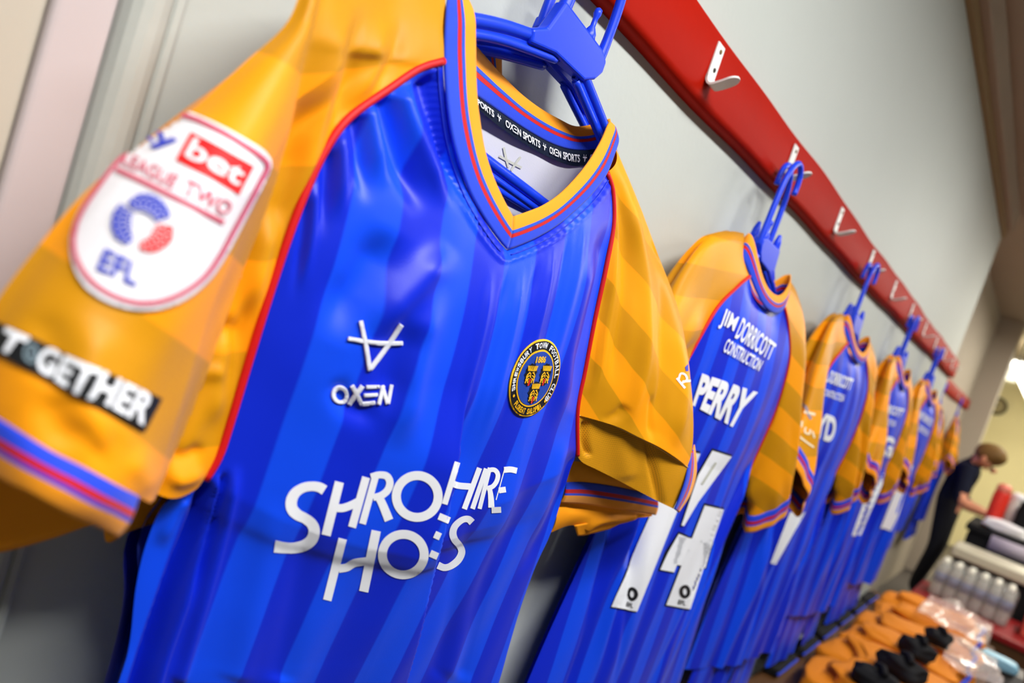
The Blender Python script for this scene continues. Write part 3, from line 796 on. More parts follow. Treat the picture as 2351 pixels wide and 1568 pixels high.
dq += waves(Q[..., 0], Q[..., 2], 33, 10, 6, 22, 0.0006, 0.6)
Q[..., 1] -= dq * np.clip(np.minimum(qu, 1 - qu) / .03, 0, 1)
wq = np.where(over > 0, xq[..., 1] + .12 * (xq[..., 0] - 700), xq[..., 1] - .54 * over + .12 * (fx - 700))
slq = grid_obj('sleeve', Q, or_cloth, S1, attr=(wq - 172) / 207.0 - 0.5 + 20)
# rear half of that sleeve
RB = cat(np.vstack([PT([(-95, 900, .348)]), PT([(60, 1000, .41), (200, 1090, .43)]), PT([(405, 1143, .43), (470, 1100, .428)])]), 60)
RQ = coons(cat(selT, 60), RB, cat(silL, 70), cat(np.vstack([PT([(1024, -15, .454)]), PL[:1] + (0, .01, 0), PL[4:5] + (0, .045, 0), PL[8:9] + (0, .05, 0), RB[-1:]]), 70))
rv_, ru_ = np.meshgrid(np.linspace(0, 1, 70), np.linspace(0, 1, 60), indexing='ij')
RQ[..., 1] += 0.035 * np.sin(np.pi * ru_)
RQ[..., 1] = np.minimum(RQ[..., 1], 0.480)
grid_obj('sleeve_back', RQ, or_cloth, S1, attr=np.zeros(RQ.shape[:2]))
# its cuff
ks = Q[-1, :, :]
ia = [i for i in range(90) if pix(ks[i])[0] <= 313]
K0 = cat(ks[ia], 50)
kx = pix(K0)
ofs = cat([(-95, 900 + 118), (0, 945 + 146), (70, 985 + 142), (150, 1022 + 150), (215, 1200), (266, 1228)], 50)
K1 = np.array([at(ofs[i][0], ofs[i][1], K0[i][1] - 0.002) for i in range(50)])
KR = ribbon(K0, K1, 14, .003)
cuffL = grid_obj('cuff', KR, cuff_mat, S1, thick=0.002)
K2 = np.array([at(*q) for q in ((-95, 1000, .40), (20, 1080, .405), (120, 1130, .405), (215, 1190, .40), (275, 1215, .375))])
grid_obj('cuff_back', ribbon(cat(np.vstack([RB[:35]]), 40), cat(K2, 40), 8, -.002), cuff_mat, S1)

# ---- league badge on the sleeve
sq = Caster([slq, cuffL])
bx = lambda x, y: (150 + x / 3.267, 240 + y / 3.267)
def bst(pts, w, **k): return stroke([bx(*p) for p in pts], w / 3.267 if np.isscalar(w) else [q / 3.267 for q in w], **k)
outline = [(560, 75), (680, 20), (830, 40), (960, 80), (1150, 165), (1350, 270), (1470, 340), (1530, 430), (1500, 540), (1420, 700), (1300, 930), (1180, 1150), (1060, 1320), (900, 1450), (700, 1530), (500, 1540), (300, 1480), (150, 1370), (70, 1220), (48, 1060), (80, 900), (140, 770), (230, 640), (330, 500), (440, 350), (520, 180)]
oc = cat([bx(*p) for p in outline + outline[:1]], 120)[:-1]
badge = decal('league_badge', poly2d(oc), sq, badge_white, S1, 7, 0.0012, thick=0.0008, label='white shield badge with rose border')
bq = Caster([badge])
inner = [(810, 90), (960, 125), (1130, 205), (1310, 305), (1430, 380), (1490, 450), (1440, 560), (1360, 710), (1240, 930), (1130, 1130), (1010, 1290), (860, 1400), (690, 1470), (520, 1485), (340, 1430), (200, 1330), (110, 1190), (85, 1050), (110, 920), (170, 790), (270, 640), (380, 490), (470, 400)]
BL = 0.0012
decal('border_line', bst(inner, 34), sq, badge_pink, badge, 7, BL + 0.0012)
decal('divider_line', bst([(400, 510), (780, 690), (1160, 875)], 34), sq, badge_pink, badge, 7, BL + 0.0012)
decal('red_panel', poly2d([bx(*p) for p in ((955, 235), (1385, 462), (1275, 668), (842, 440))]), sq, badge_red, badge, 7, BL + 0.0012)
def btext(txt, TL, TR, BLc, BR, mat, lift, bold=0.0, **k):
    return decal('badge_lettering', text_quad(txt, bx(*TL), bx(*TR), bx(*BLc), bx(*BR), bold=bold, **k), sq, mat, badge, 6, lift)
btext('bet', (978, 285), (1335, 478), (900, 420), (1258, 612), badge_white, BL + 0.002, 0.02)
btext('sky', (475, 80), (885, 262), (400, 225), (790, 410), badge_blue, BL + 0.0014, 0.02)
btext('LEAGUE', (478, 385), (868, 560), (445, 475), (815, 655), badge_pink, BL + 0.0014, 0.012)
btext('TWO', (925, 580), (1235, 730), (880, 680), (1175, 830), badge_pink, BL + 0.0014, 0.012)
btext('EFL', (315, 1095), (560, 1210), (245, 1250), (525, 1370), badge_blue, BL + 0.0014, 0.02)
blob = []
for (a0, a1, n, col) in ((-125, -15, 7, 'b'), (-235, -135, 7, 'b'), (0, 100, 7, 'r')):
    pts_ = []
    for i in range(n):
        for r in (92, 132, 172):
            a = math.radians(a0 + (a1 - a0) * (i + .5) / n)
            pts_.append((588 + r * 1.1 * math.cos(a), 915 + r * 1.12 * math.sin(a)))
    arc = [(588 + 140 * 1.1 * math.cos(math.radians(a0 + (a1 - a0) * t)), 915 + 140 * 1.12 * math.sin(math.radians(a0 + (a1 - a0) * t))) for t in np.linspace(0, 1, 14)]
    sh = [bst(arc, [50, 130, 146, 140, 120] if col == 'b' else [120, 146, 140, 110, 40])]
    decal('badge_emblem', join2d(sh), sq, badge_blue if col == 'b' else badge_red, badge, 6, BL + 0.0013)
    decal('emblem_flecks', join2d([poly2d([bx(x - 9, y - 7), bx(x + 9, y - 7), bx(x + 9, y + 7), bx(x - 9, y + 7)]) for x, y in pts_]), sq, badge_white, badge, 8, BL + 0.0019)
# ---- black patch above the cuff
patch = decal('slogan_patch', poly2d([(-20, 730), (8, 745), (180, 826), (366, 914), (326, 990), (150, 895), (0, 815), (-40, 795)]), sq, black_patch, S1, 8, 0.0012, thick=0.0008, label='black sleeve patch with white slogan')
decal('slogan_lettering', text_quad('T', (25, 755), (75, 780), (5, 803), (38, 822), bold=0.06), sq, white_print, patch, 8, 0.0026)
decal('slogan_lettering', text_quad('GETHER', (108, 792), (352, 908), (78, 850), (318, 976), bold=0.03), sq, white_print, patch, 8, 0.0026)
decal('slogan_emblem', join2d([ring2d((76, 815), (13, 20), 7, 16), ring2d((76, 815), (4, 7), 4, 10)]), sq, plain('slate_print', (120, 140, 150), 0.6), patch, 8, 0.0026)

# ---- chest marks
fc = Caster([front])
ox = lambda x, y: (600 + x / 1.8453, 600 + y / 1.8447)
def cs_(pts, w, **k): return stroke([ox(*p) for p in pts], w / 1.845, **k)
mk = decal('maker_mark', join2d([cs_([(421, 252), (438, 350), (455, 460)], 17), cs_([(589, 264), (530, 355), (456, 455)], 17), cs_([(365, 327), (480, 342), (598, 345)], 16)]), fc, white_thread, S1, 5, 0.0013, thick=0.0016)
decal('maker_lettering', join2d([ring2d(ox(330, 563), (31 / 1.845, 33 / 1.845), 15 / 1.845, 32), cs_([(382, 523), (425, 603)], 17), cs_([(425, 525), (368, 603)], 17), cs_([(440, 530), (495, 530)], 14), cs_([(432, 565), (488, 563)], 13), cs_([(424, 600), (480, 596)], 14), cs_([(512, 525), (495, 605)], 16), cs_([(507, 525), (533, 603)], 16), cs_([(552, 522), (535, 603)], 16)]), fc, white_thread, S1, 4, 0.0013, thick=0.0014)
sx = lambda x, y: (620 + x / 3.918, 1040 + y / 3.918)
def ls(pts, w, **k):
    return stroke([sx(*p) for p in pts], w / 3.918 if np.isscalar(w) else [q / 3.918 for q in w], **k)
spons = [
    ls([(488, 332), (440, 305), (370, 296), (290, 312), (222, 360), (190, 430), (197, 500), (245, 552), (312, 585), (370, 630), (396, 690), (378, 770), (312, 825), (215, 850), (120, 848), (40, 836)], [92, 84, 86, 100, 104, 92, 100, 104, 100, 96, 112]),
    ls([(622, 258), (502, 737)], 82), ls([(585, 490), (650, 492), (720, 470), (790, 435)], 72), ls([(862, 215), (735, 665)], 72),
    ls([(950, 195), (829, 635)], 62), ls([(905, 212), (980, 194), (1048, 206), (1076, 262), (1056, 330), (1000, 378), (925, 398)], [60, 62, 66, 66, 66, 66, 60]), ls([(968, 380), (1010, 460), (1068, 602)], [70, 76, 80]),
    ls([(1322 + 188 * math.cos(a), 388 + 188 * math.sin(a)) for a in np.linspace(0, 2 * np.pi, 60)], 80, smooth=False, closed=True),
    ls([(1684, 80), (1568, 458)], 52), ls([(1625, 262), (1690, 290), (1800, 300)], 58), ls([(1882, 132), (1744, 502)], 48),
    ls([(1942, 138), (1818, 500)], 44),
    ls([(1975, 130), (1882, 500)], 38), ls([(1955, 152), (2015, 150), (2046, 190), (2036, 250), (2000, 298), (1945, 318)], 42), ls([(1972, 310), (1984, 400), (1988, 488)], [40, 50, 56]),
    ls([(2102, 150), (2160, 146), (2218, 158)], 54), ls([(2055, 335), (2118, 326)], 52), ls([(1990, 512), (2076, 508)], 54), ls([(2108, 140), (2030, 420)], 9),
    ls([(652, 768), (512, 1322)], 76), ls([(615, 1038), (690, 1024), (760, 985), (880, 968)], 74), ls([(953, 696), (840, 1244)], 84),
    ls([(1197 + 188 * math.cos(a), 910 + 182 * math.sin(a)) for a in np.linspace(0, 2 * np.pi, 60)], 80, smooth=False, closed=True),
    ls([(1516, 565), (1612, 606)], 62), ls([(1478, 728), (1530, 752)], 66), ls([(1438, 898), (1506, 928)], 64),
    ls([(1816, 622), (1780, 592), (1724, 600), (1664, 652), (1642, 718), (1660, 778), (1702, 830), (1722, 890), (1690, 960), (1625, 1012), (1565, 1028), (1508, 1006)], [66, 56, 60, 66, 60, 66, 66, 60, 66])]
for s_ in spons:
    decal('sponsor_letter', s_, fc, white_print, S1, 6, 0.0005, maxlen=0.06)
# ---- round crest
CX = np.array([1224.3, 866.7]); CR = np.array([51.5, 0.7]); CU = np.array([21.4, -89.0])
def cm(V): V = np.asarray(V, float); return CX + V[:, :1] * CR * 1.06 + V[:, 1:2] * CU
disc = lambda r, n=48: poly2d(cm([(r * math.cos(a), r * math.sin(a)) for a in np.linspace(0, 2 * np.pi, n, endpoint=False)]))
crest = decal('crest', disc(1.0), fc, crest_gold, S1, 7, 0.0012, thick=0.001, label='round black and gold club crest')
def cdec(name, sh, mat, lift, g=6): return decal(name, sh, fc, mat, crest, g, lift)
cdec('crest_ring', disc(0.955), crest_black, 0.0021); cdec('crest_inner_rim', disc(0.735), crest_gold, 0.0025); cdec('crest_field', disc(0.69), crest_blue, 0.0029)
def arc_text(txt, a0, a1, r0, r1, mat, flip=False):
    items = []; n = len(txt)
    for i, ch in enumerate(txt):
        if ch == ' ': continue
        V, Fc, _ = text2d(ch, bold=0.035)
        a = a0 + (a1 - a0) * (i + 0.06 + 0.88 * V[:, 0]) / n
        r = (r0 + (r1 - r0) * V[:, 1]) if not flip else (r1 - (r1 - r0) * V[:, 1])
        ar = np.radians(a)
        items.append((cm(np.stack([r * np.cos(ar), r * np.sin(ar)], 1)), Fc))
    cdec('crest_lettering', join2d(items), mat, 0.0026, 8)
arc_text('SHREWSBURY TOWN FOOTBALL CLUB', 203, -42, 0.775, 0.925, white_thread)
arc_text('FLOREAT SALOPIA', 226, 306, 0.775, 0.925, crest_gold, True)
for a in (212, 317):
    cdec('crest_dot', poly2d(cm([(0.85 * math.cos(math.radians(a)) + .04 * math.cos(t), 0.85 * math.sin(math.radians(a)) + .04 * math.sin(t)) for t in np.linspace(0, 6.283, 10, endpoint=False)])), crest_gold, 0.0028)
tv, tf, _ = text2d('1886', bold=0.03)
cdec('crest_lettering', (cm(np.stack([-0.20 + 0.44 * tv[:, 0], 0.40 + 0.17 * tv[:, 1]], 1)), tf), crest_gold, 0.0034, 8)
for (hx, hy) in ((-0.27, 0.10), (0.34, 0.10), (0.04, -0.36)):
    rnd = random.Random(7)
    out = [(hx + (0.21 + 0.04 * (k % 2)) * math.cos(a) * (0.9 if math.sin(a) < 0 else 1), hy + (0.27 + 0.03 * (k % 2)) * math.sin(a)) for k, a in enumerate(np.linspace(0, 2 * np.pi, 26, endpoint=False))]
    cdec('crest_lion', poly2d(cm(out)), crest_black, 0.0034)
    st_ = []
    for k in range(7):
        xx = hx - 0.13 + 0.045 * k
        st_.append(stroke(cm([(xx, hy + 0.10), (xx * 1.0 + (k - 3) * .012, hy + 0.23)]), 2.0, 3))
    for k in range(6):
        s = -1 if k % 2 else 1; yy = hy + 0.06 - 0.055 * (k // 2) * 1.3
        st_.append(stroke(cm([(hx + s * 0.04, yy), (hx + s * 0.12, yy - 0.05), (hx + s * 0.16, yy - 0.13)]), 2.1, 5))
    st_.append(stroke(cm([(hx - 0.02, hy + 0.05), (hx, hy - 0.07)]), 1.7, 3)); st_.append(stroke(cm([(hx - 0.09, hy + 0.07), (hx - 0.03, hy + 0.05)]), 1.7, 3)); st_.append(stroke(cm([(hx + 0.03, hy + 0.05), (hx + 0.09, hy + 0.07)]), 1.7, 3))
    for s in (-1, 1): st_.append(stroke(cm([(hx + s * .07, hy - .12), (hx + s * .06, hy - .21)]), 1.7, 3))
    cdec('lion_mane', join2d(st_), crest_gold, 0.004, 9)
    cdec('lion_tongue', stroke(cm([(hx, hy - 0.10), (hx - 0.01, hy - 0.19), (hx - 0.03, hy - 0.27)]), 2.8, 5), crest_red, 0.0042)

# ------------------------------------------------------------------ the shirt behind it on the same hook
S1b = thing('football_shirt', 'amber-sleeved football shirt mostly hidden behind the front-facing shirt with the crest', 'shirt', (0.52, 0.48, CZ + 0.2), 'football shirts hanging from the rail')
lo1 = coons(cat(PT([(60, 740, .43), (160, 780, .435), (280, 850, .44), (380, 930, .445), (440, 1000, .447)]), 40), cat(PT([(-100, 1275, .44), (0, 1262, .445), (120, 1232, .447), (228, 1205, .447), (250, 1250, .447), (300, 1225, .449), (372, 1200, .45)]), 40),
            cat(PT([(60, 740, .43), (-20, 980, .435), (-100, 1275, .44)]), 20), cat(PT([(440, 1000, .447), (400, 1110, .449), (372, 1200, .45)]), 20))
lo1[..., 1] -= waves(lo1[..., 0], lo1[..., 2], 3, 8, 5, 15, .002)
grid_obj('sleeve', lo1, or_cloth, S1b, attr=np.zeros(lo1.shape[:2]), thick=.001)
ct = cat(PT([(1290, 1075, .425), (1320, 1058, .42), (1390, 1075, .413), (1450, 1095, .408), (1506, 1135, .40)]), 40)
cm_ = cat(PT([(1297, 1106, .424), (1340, 1106, .418), (1400, 1114, .412), (1450, 1124, .408), (1506, 1136, .399)]), 40)
cb = cat(PT([(1284, 1153, .426), (1340, 1156, .42), (1400, 1165, .413), (1450, 1172, .408), (1504, 1181, .402)]), 40)
cb2 = cat(PT([(1262, 1222, .435), (1310, 1205, .43), (1360, 1215, .424), (1430, 1200, .418), (1480, 1184, .41)]), 40)
grid_obj('sleeve', ribbon(ct, cm_, 10, .003), or_cloth, S1b, attr=np.zeros((10, 40)))
grid_obj('cuff', ribbon(cm_, cb, 12, .003), cuff_mat, S1b, thick=.0015)
R2 = ribbon(cb + np.array([0, .008, 0]), cb2, 14, .006)
xr = pix(R2); R2[..., 1] -= ridge(xr, [(1330, 1225), (1380, 1195), (1470, 1185)], 8, .006, .1, .1) + ridge(xr, [(1300, 1160), (1400, 1180), (1480, 1190)], 8, -.004, .1, .1)
grid_obj('sleeve_lining', R2, plain('amber_knit', (255, 160, 18), 0.75, 0.25), S1b)
flap = coons(cat(PT([(1318, 1206, .425), (1380, 1196, .415), (1450, 1188, .408)]), 20), cat(PT([(1326, 1230, .427), (1345, 1228, .425), (1400, 1214, .418)]), 20), cat(PT([(1318, 1206, .425), (1326, 1230, .427)]), 8), cat(PT([(1450, 1188, .408), (1400, 1214, .418)]), 8))
grid_obj('sleeve_fold', flap, MATS['amber_knit'], S1b, thick=.001)
# its collar standing behind the nearer one, its body close to the wall
ca = cat(PT([(1100, 60, .478), (1102, 95, .488), (1112, 150, .494), (1122, 185, .495)]), 24); cbk = cat(PT([(1150, 60, .482), (1149, 110, .492), (1149, 160, .497), (1150, 190, .498)]), 24)
grid_obj('collar', ribbon(ca, cbk, 10, .001), collar_mat, S1b, thick=.0015)
BB = B.copy(); BB[..., 1] = np.minimum(0.514, B[..., 1] + 0.018); BB[..., 2] -= 0.012
grid_obj('back_panel', BB[6:], blue_cloth, S1b, attr=BB[6:, :, 0] / 0.0375)

# ------------------------------------------------------------------ the shirts further along the rail (backs facing the room)
def loft(rings, nt):                       # rings: list of (ns, 3) arrays -> smooth (nt, ns, 3)
    R = np.array(rings); ns = R.shape[1]
    return np.stack([cat(R[:, j], nt) for j in range(ns)], 1)
def cloth_shirt(xc, yc, label, seed, printing=None, bare=False, swing=(0.0, 0.0), hem=-0.70, sleeve_fwd=(0.055, 0.03), res=1.0, yaw=0.0, short=(0.0, 0.0), fold=1.0):
    rnd = random.Random(seed)
    t = thing('football_shirt', label, 'shirt', (xc, yc, CZ + 0.2), 'football shirts hanging from the rail')
    def wp(a):                             # local (x, depth towards the room, z) -> world
        a = np.asarray(a, float); c, s = math.cos(yaw), math.sin(yaw)
        return np.stack([xc + a[..., 0] * c + a[..., 1] * s, yc - a[..., 1] * c + a[..., 0] * s, CZ + a[..., 2] - 0.085 * a[..., 0] * np.clip((a[..., 2] + 0.75) / 0.5, 0, 1)], -1)
    nu, nv = int(90 * res), int(120 * res)
    out = {}
    # raglan seam: from neck to armpit
    def rag(s, front):
        T = 0.026 if front else -0.02
        L = cat([(s * 0.090, 0, 0.140), (s * 0.128, 0, 0.112), (s * 0.178, 0, 0.060), (s * 0.207, 0, -0.03), (s * 0.218, 0, -0.11), (s * 0.235, 0, -0.185)], 60)
        q = np.linspace(0, 1, 60)
        L[:, 1] = T * np.sin(np.pi * np.clip(0.22 + 0.78 * q, 0, 1)) ** 0.8 + 0.004
        return L
    def side(s):
        return [(s * 0.235, 0.004, -0.185), (s * 0.25, 0.004, -0.3), (s * 0.283 + swing[0], 0.0, -0.5), (s * 0.305 + swing[0] * 1.3, 0.0, hem)]
    for front in (True, False):
        lf = catj([tuple(p) for p in rag(-1, front)[::6]] + [None] + side(-1)[1:], nv)
        rt = catj([tuple(p) for p in rag(1, front)[::6]] + [None] + side(1)[1:], nv)
        dip = 0.113 if front else 0.10
        tp_ = cat([lf[0], (-0.055, 0.02 if front else -0.02, dip + 0.008), (0.0, 0.022 if front else -0.022, dip), (0.055, 0.02 if front else -0.02, dip + 0.008), rt[0]], nu)
        bo = cat([lf[-1], (-0.1 + swing[0], 0.02 if front else -0.02, hem - 0.006), (0.1 + swing[0], 0.02 if front else -0.02, hem - 0.006), rt[-1]], nu)
        P = coons(tp_, bo, lf, rt)
        v, u = np.meshgrid(np.linspace(0, 1, nv), np.linspace(0, 1, nu), indexing='ij')
        sg = 1 if front else -1
        bul = 0.022 * np.sin(np.pi * u) ** 0.7 * np.sin(np.pi * np.clip(v * 0.8 + 0.05, 0, 1))
        x = P[..., 0]; z = P[..., 2]
        gr = np.clip((v - 0.12) / 0.5, 0, 1)
        f = np.zeros_like(x)
        for k in range(12):
            xk = rnd.uniform(-0.22, 0.22); w = rnd.uniform(0.010, 0.026); a = rnd.choice((-1, 1)) * rnd.uniform(0.005, 0.014)
            lean = rnd.uniform(-0.10, 0.10) - xk * 0.12
            f += a * np.exp(-((x - xk - lean * (z + 0.1)) / w) ** 2)
        f *= gr * (0.45 + 0.55 * gr) * fold
        # pulls from the armpits
        for s in (-1, 1):
            for k in range(3):
                x0 = s * (0.225 - 0.018 * k); sl = s * 0.10 * (k + 1)
                f += (0.010 if k % 2 else -0.012) * np.exp(-((x - x0 - sl * (z + 0.185)) / 0.011) ** 2) * np.clip((-0.13 - z) / 0.08, 0, 1) * np.clip((z + 0.62) / 0.3, 0, 1)
        f += waves(x, z, seed + 2, 8, 4, 14, 0.0010, 0.4)
        e = np.clip(np.minimum(u, 1 - u) / 0.03, 0, 1) * np.clip(v / 0.04, 0, 1)
        P[..., 1] += sg * (bul + f * e)
        P[..., 1] = np.maximum(P[..., 1], -(0.515 - (yc if yc < 0.5 else yc - 0.18)))
        out['b' if front else 'f'] = grid_obj('back_panel' if front else 'front_panel', wp(P), blue_cloth, t, attr=x / 0.0375 + 0.2)
    # sleeves
    for s in (-1, 1):
        fwd = sleeve_fwd[0] if s < 0 else sleeve_fwd[1]
        j = lambda a: rnd.uniform(-a, a)
        ns = 48
        def ring(top, und, yc_, T, bow=0.0, tw=0.0):
            q = np.linspace(0, 1, ns // 2 + 1)
            a = np.array(top)[None] * (1 - q[:, None]) + np.array(und)[None] * q[:, None]
            pr = np.sin(np.pi * q)
            Fr = np.stack([s * (a[:, 0] + bow * pr), yc_ + T * pr ** 0.7 + tw * q, a[:, 1]], 1)
            Bk = np.stack([s * (a[:, 0] + bow * pr), yc_ - T * 0.8 * pr ** 0.7 + tw * q, a[:, 1]], 1)
            return np.vstack([Fr, Bk[::-1][1:-1]])
        nt_ = [(s * 0.112, 0.0, 0.200), (s * 0.106, 0.008, 0.172)]; nb_ = [(s * 0.112, 0.0, 0.200), (s * 0.104, -0.010, 0.172)]
        r0f, r0b = cat(nt_ + [tuple(p) for p in rag(s, True)], ns // 2 + 1), cat(nb_ + [tuple(p) for p in rag(s, False)], ns // 2 + 1)
        r0 = np.vstack([r0f, r0b[::-1][1:-1]])
        a1, a2 = j(.012), j(.012)
        sh_ = short[0] if s < 0 else short[1]
        rings = [r0, ring((0.168, 0.188), (0.245, -0.188), 0.006, 0.030, -0.005), ring((0.248, 0.150), (0.250, -0.20), 0.012 + fwd * .2, 0.034, 0.0), ring((0.318 + a1, 0.070), (0.258, -0.215), 0.016 + fwd * .55, 0.036, 0.01), ring((0.372 + a1 - sh_ * .25, -0.048 + sh_ * .4), (0.272 + a2, -0.232 + sh_ * .6), 0.02 + fwd * .85, 0.040), ring((0.412 + a1 - sh_ * .5, -0.135 + sh_), (0.282 + a2, -0.252 + sh_), 0.02 + fwd, 0.036, 0, fwd * .3)]
        nt = int(80 * res)
        if s > 0:
            for q_, dx in zip(rings[2:], (0.012, 0.036, 0.052, 0.056)):
                q_[:, 0] -= dx * np.clip((q_[:, 2] + 0.22) / 0.2, 0, 1)
        SV = loft(rings, nt)
        tq = np.linspace(0, 1, nt)[:, None]
        ang = np.linspace(0, 2 * np.pi, ns, endpoint=False)[None]
        wob = np.zeros((nt, ns))
        for k in range(7):
            a0 = rnd.uniform(0, 6.28); tw = rnd.uniform(-2.2, 2.2); w = rnd.uniform(.22, .42); am = rnd.uniform(-.018, .013)
            dd_ = (ang - a0 - tw * tq + np.pi) % (2 * np.pi) - np.pi
            wob += am * np.exp(-(dd_ / w) ** 2) * np.clip(tq * 3, 0, 1)
        wob += .0012 * np.sin(9 * ang + 7 * tq) * np.clip(tq * 3, 0, 1)
        cen = SV.mean(axis=1, keepdims=True); dirn = SV - cen; dirn /= np.linalg.norm(dirn, axis=2, keepdims=True) + 1e-9
        SV = SV + dirn * wob[..., None]
        SV[..., 1] = np.maximum(SV[..., 1], -(0.512 - (yc if yc < 0.5 else yc - 0.18)))
        band = SV[..., 2] / 0.046 + np.abs(SV[..., 0]) * 5.0
        sv = grid_obj('sleeve', wp(SV), or_cloth, t, attr=band + 20, closed=True)
        out['s%d' % s] = sv
        ax = np.array([s * 0.10, 0.10 * fwd / .05 * .3, -0.30]); ax /= np.linalg.norm(ax)
        e0 = SV[-1]; ce_ = e0.mean(0); cf = []
        for k in range(9):
            w = k / 8.0
            cf.append((e0 - ce_) * (1 + 0.03 * math.sin(math.pi * w)) + ce_ + ax * 0.040 * w)
        cf = np.array(cf)
        cuv = np.stack(np.meshgrid(np.linspace(0, 1, 9), np.linspace(0, 1, ns), indexing='ij')[::-1], -1)
        grid_obj('cuff', wp(cf), cuff_mat, t, closed=True, uv=cuv, thick=0.002)
        pl = rag(s, True); pl[:, 1] += 0.001
        MB().tube(wp(pl), 0.0028, seg=8).build('piping', red_pipe, t)
    # collar: a standing band right round the neck
    N = 64
    a = np.linspace(0, 2 * np.pi, N, endpoint=False)
    cx_, cy_ = 0.114 * np.cos(a), 0.030 * np.sin(a) + 0.004
    zlow = np.where(np.sin(a) > 0, 0.112 + 0.05 * np.abs(np.cos(a)) ** 2.2, 0.075 + 0.085 * np.abs(np.cos(a)) ** 1.5)
    lowr = np.stack([cx_, cy_, zlow], 1); upr = np.stack([cx_ * 0.90, cy_ * 0.85, zlow + 0.030 + 0.012 * np.abs(np.cos(a)) ** 3], 1)
    rows = np.array([lowr * (1 - w) + upr * w + np.stack([np.zeros(N), 0.0025 * np.sin(np.pi * w) * np.sign(np.sin(a)), np.zeros(N)], 1) for w in np.linspace(0, 1, 9)])
    cuv = np.stack(np.meshgrid(np.linspace(0, 1, 9), np.linspace(0, 1, N), indexing='ij')[::-1], -1)
    grid_obj('collar', wp(rows), collar_mat, t, closed=True, uv=cuv, thick=0.002)
    if printing:
        cst = Caster([out['b']])
        yw_ = np.array([math.sin(yaw), math.cos(yaw), 0.0])
        def mp(x, z):
            o = wp(np.array([x, 0.3, z])); return o, yw_
        for txt, x0, x1, z0, z1, bold, mat, nm in printing:
            sh = text_quad(txt, (x0, z1), (x1, z1), (x0, z0), (x1, z0), bold=bold)
            if nm == 'shirt_number':
                big = text_quad(txt, (x0 - .004, z1 + .004), (x1 + .004, z1 + .004), (x0 - .004, z0 - .004), (x1 + .004, z0 - .004), bold=bold + .01)
                decal('number_outline', big, cst, black_print, t, 0.012, 0.0007, mapper=mp, maxlen=0.04)
            decal(nm, sh, cst, mat, t, 0.012, 0.0013, mapper=mp, maxlen=0.04)
    return t, out, wp

def shorts(xc, yc, label, seed, z0=-0.56, z1=-0.86):
    t = thing('football_shorts', label, 'shorts', (xc, yc, CZ + z1), 'blue shorts hanging below the shirts')
    rnd = random.Random(seed)
    for front in (1, -1):
        nu, nv = 80, 50
        u = np.linspace(-1, 1, nu); v = np.linspace(0, 1, nv)
        V, U = np.meshgrid(v, u, indexing='ij')
        gap = np.clip((V - 0.55) / 0.45, 0, 1) * 0.02
        X = U * (0.24 + 0.06 * V) + np.sign(U) * gap * (1 - np.abs(U))
        Z = z0 + (z1 - z0) * V - 0.02 * np.abs(U) * V
        f = waves(X, Z, seed + front, 8, 5, 14, 0.004, 0.25)
        Y = front * (0.02 * np.sqrt(np.clip(1 - U ** 2, 0, 1)) + f * np.clip(1 - U ** 2, 0, 1))
        P = np.stack([xc + X, yc - Y, CZ + Z], -1)
        for h in (0, 1):
            sl_ = slice(0, nu // 2 + (0 if h == 0 else 0)) if h == 0 else slice(nu // 2, nu)
            grid_obj('leg_panel', P[:, sl_], blue_cloth, t, attr=X[:, sl_] / 0.0375)
    return t

def prints(name, num):
    return [('JIM DORRICOTT', -0.125, 0.125, 0.028, 0.072, 0.02, white_print, 'sponsor_lettering'),
            ('CONSTRUCTION', -0.085, 0.085, -0.008, 0.018, 0.02, white_print, 'sponsor_lettering'),
            ] + ([(num, -0.05, 0.05, -0.45, -0.15, 0.05, white_print, 'shirt_number')] if num else [])

XS = [1.20, 1.95, 2.73, 3.53]
YB = 0.455
lab = ['blue and amber shirt numbered 14 with white back lettering, second pair along the rail',
       'blue and amber shirt with white sleeve print and open cuff, third pair along the rail',
       'blue and amber shirt seen from behind, fourth pair along the red rail',
       'narrow-looking blue and amber shirt, fifth pair along the rail before the wall corner']
names = [('PERRY', '14'), ('LLOYD', '17'), ('BERG', '7'), ('', '1')]
ordn = ['second', 'third', 'fourth', 'fifth']
SH = []
for i, x in enumerate(XS):
    hanger(x, YB, -1, 'front blue plastic hanger of the %s pair along the rail' % ordn[i], dz=-0.045, stem=0.032, tilt=0.08)
    hanger(x + 0.012, YB + 0.022, 1, 'rear blue plastic hanger of the %s pair along the rail' % ordn[i], dz=-0.045, stem=0.032, tilt=0.08)
    r = cloth_shirt(x, YB - 0.005, lab[i], 100 + 7 * i, None if i < 3 else prints(*names[i]), res=1.4 if i == 0 else 1.0, sleeve_fwd=[(0.02, 0.0), (0.07, 0.0), (0.055, 0.0), (0.05, 0.0)][i], yaw=[-0.06, -0.08, -0.05, -0.08][i], short=[(0.11, 0), (0, 0), (0, 0), (0, 0)][i], fold=[0.5, 0.9, 1.0, 1.0][i])
    SH.append(r)
    cloth_shirt(x + 0.02, YB + 0.026, 'blue and amber shirt half hidden behind the %s pair\'s front shirt' % ordn[i], 300 + 11 * i, None, sleeve_fwd=(0.0, 0.0), res=0.6, short=(0.11, 0) if i == 0 else (0, 0))
    shorts(x + 0.01, YB + 0.012, 'blue football shorts hanging under the %s pair of shirts' % ordn[i], 40 + i)
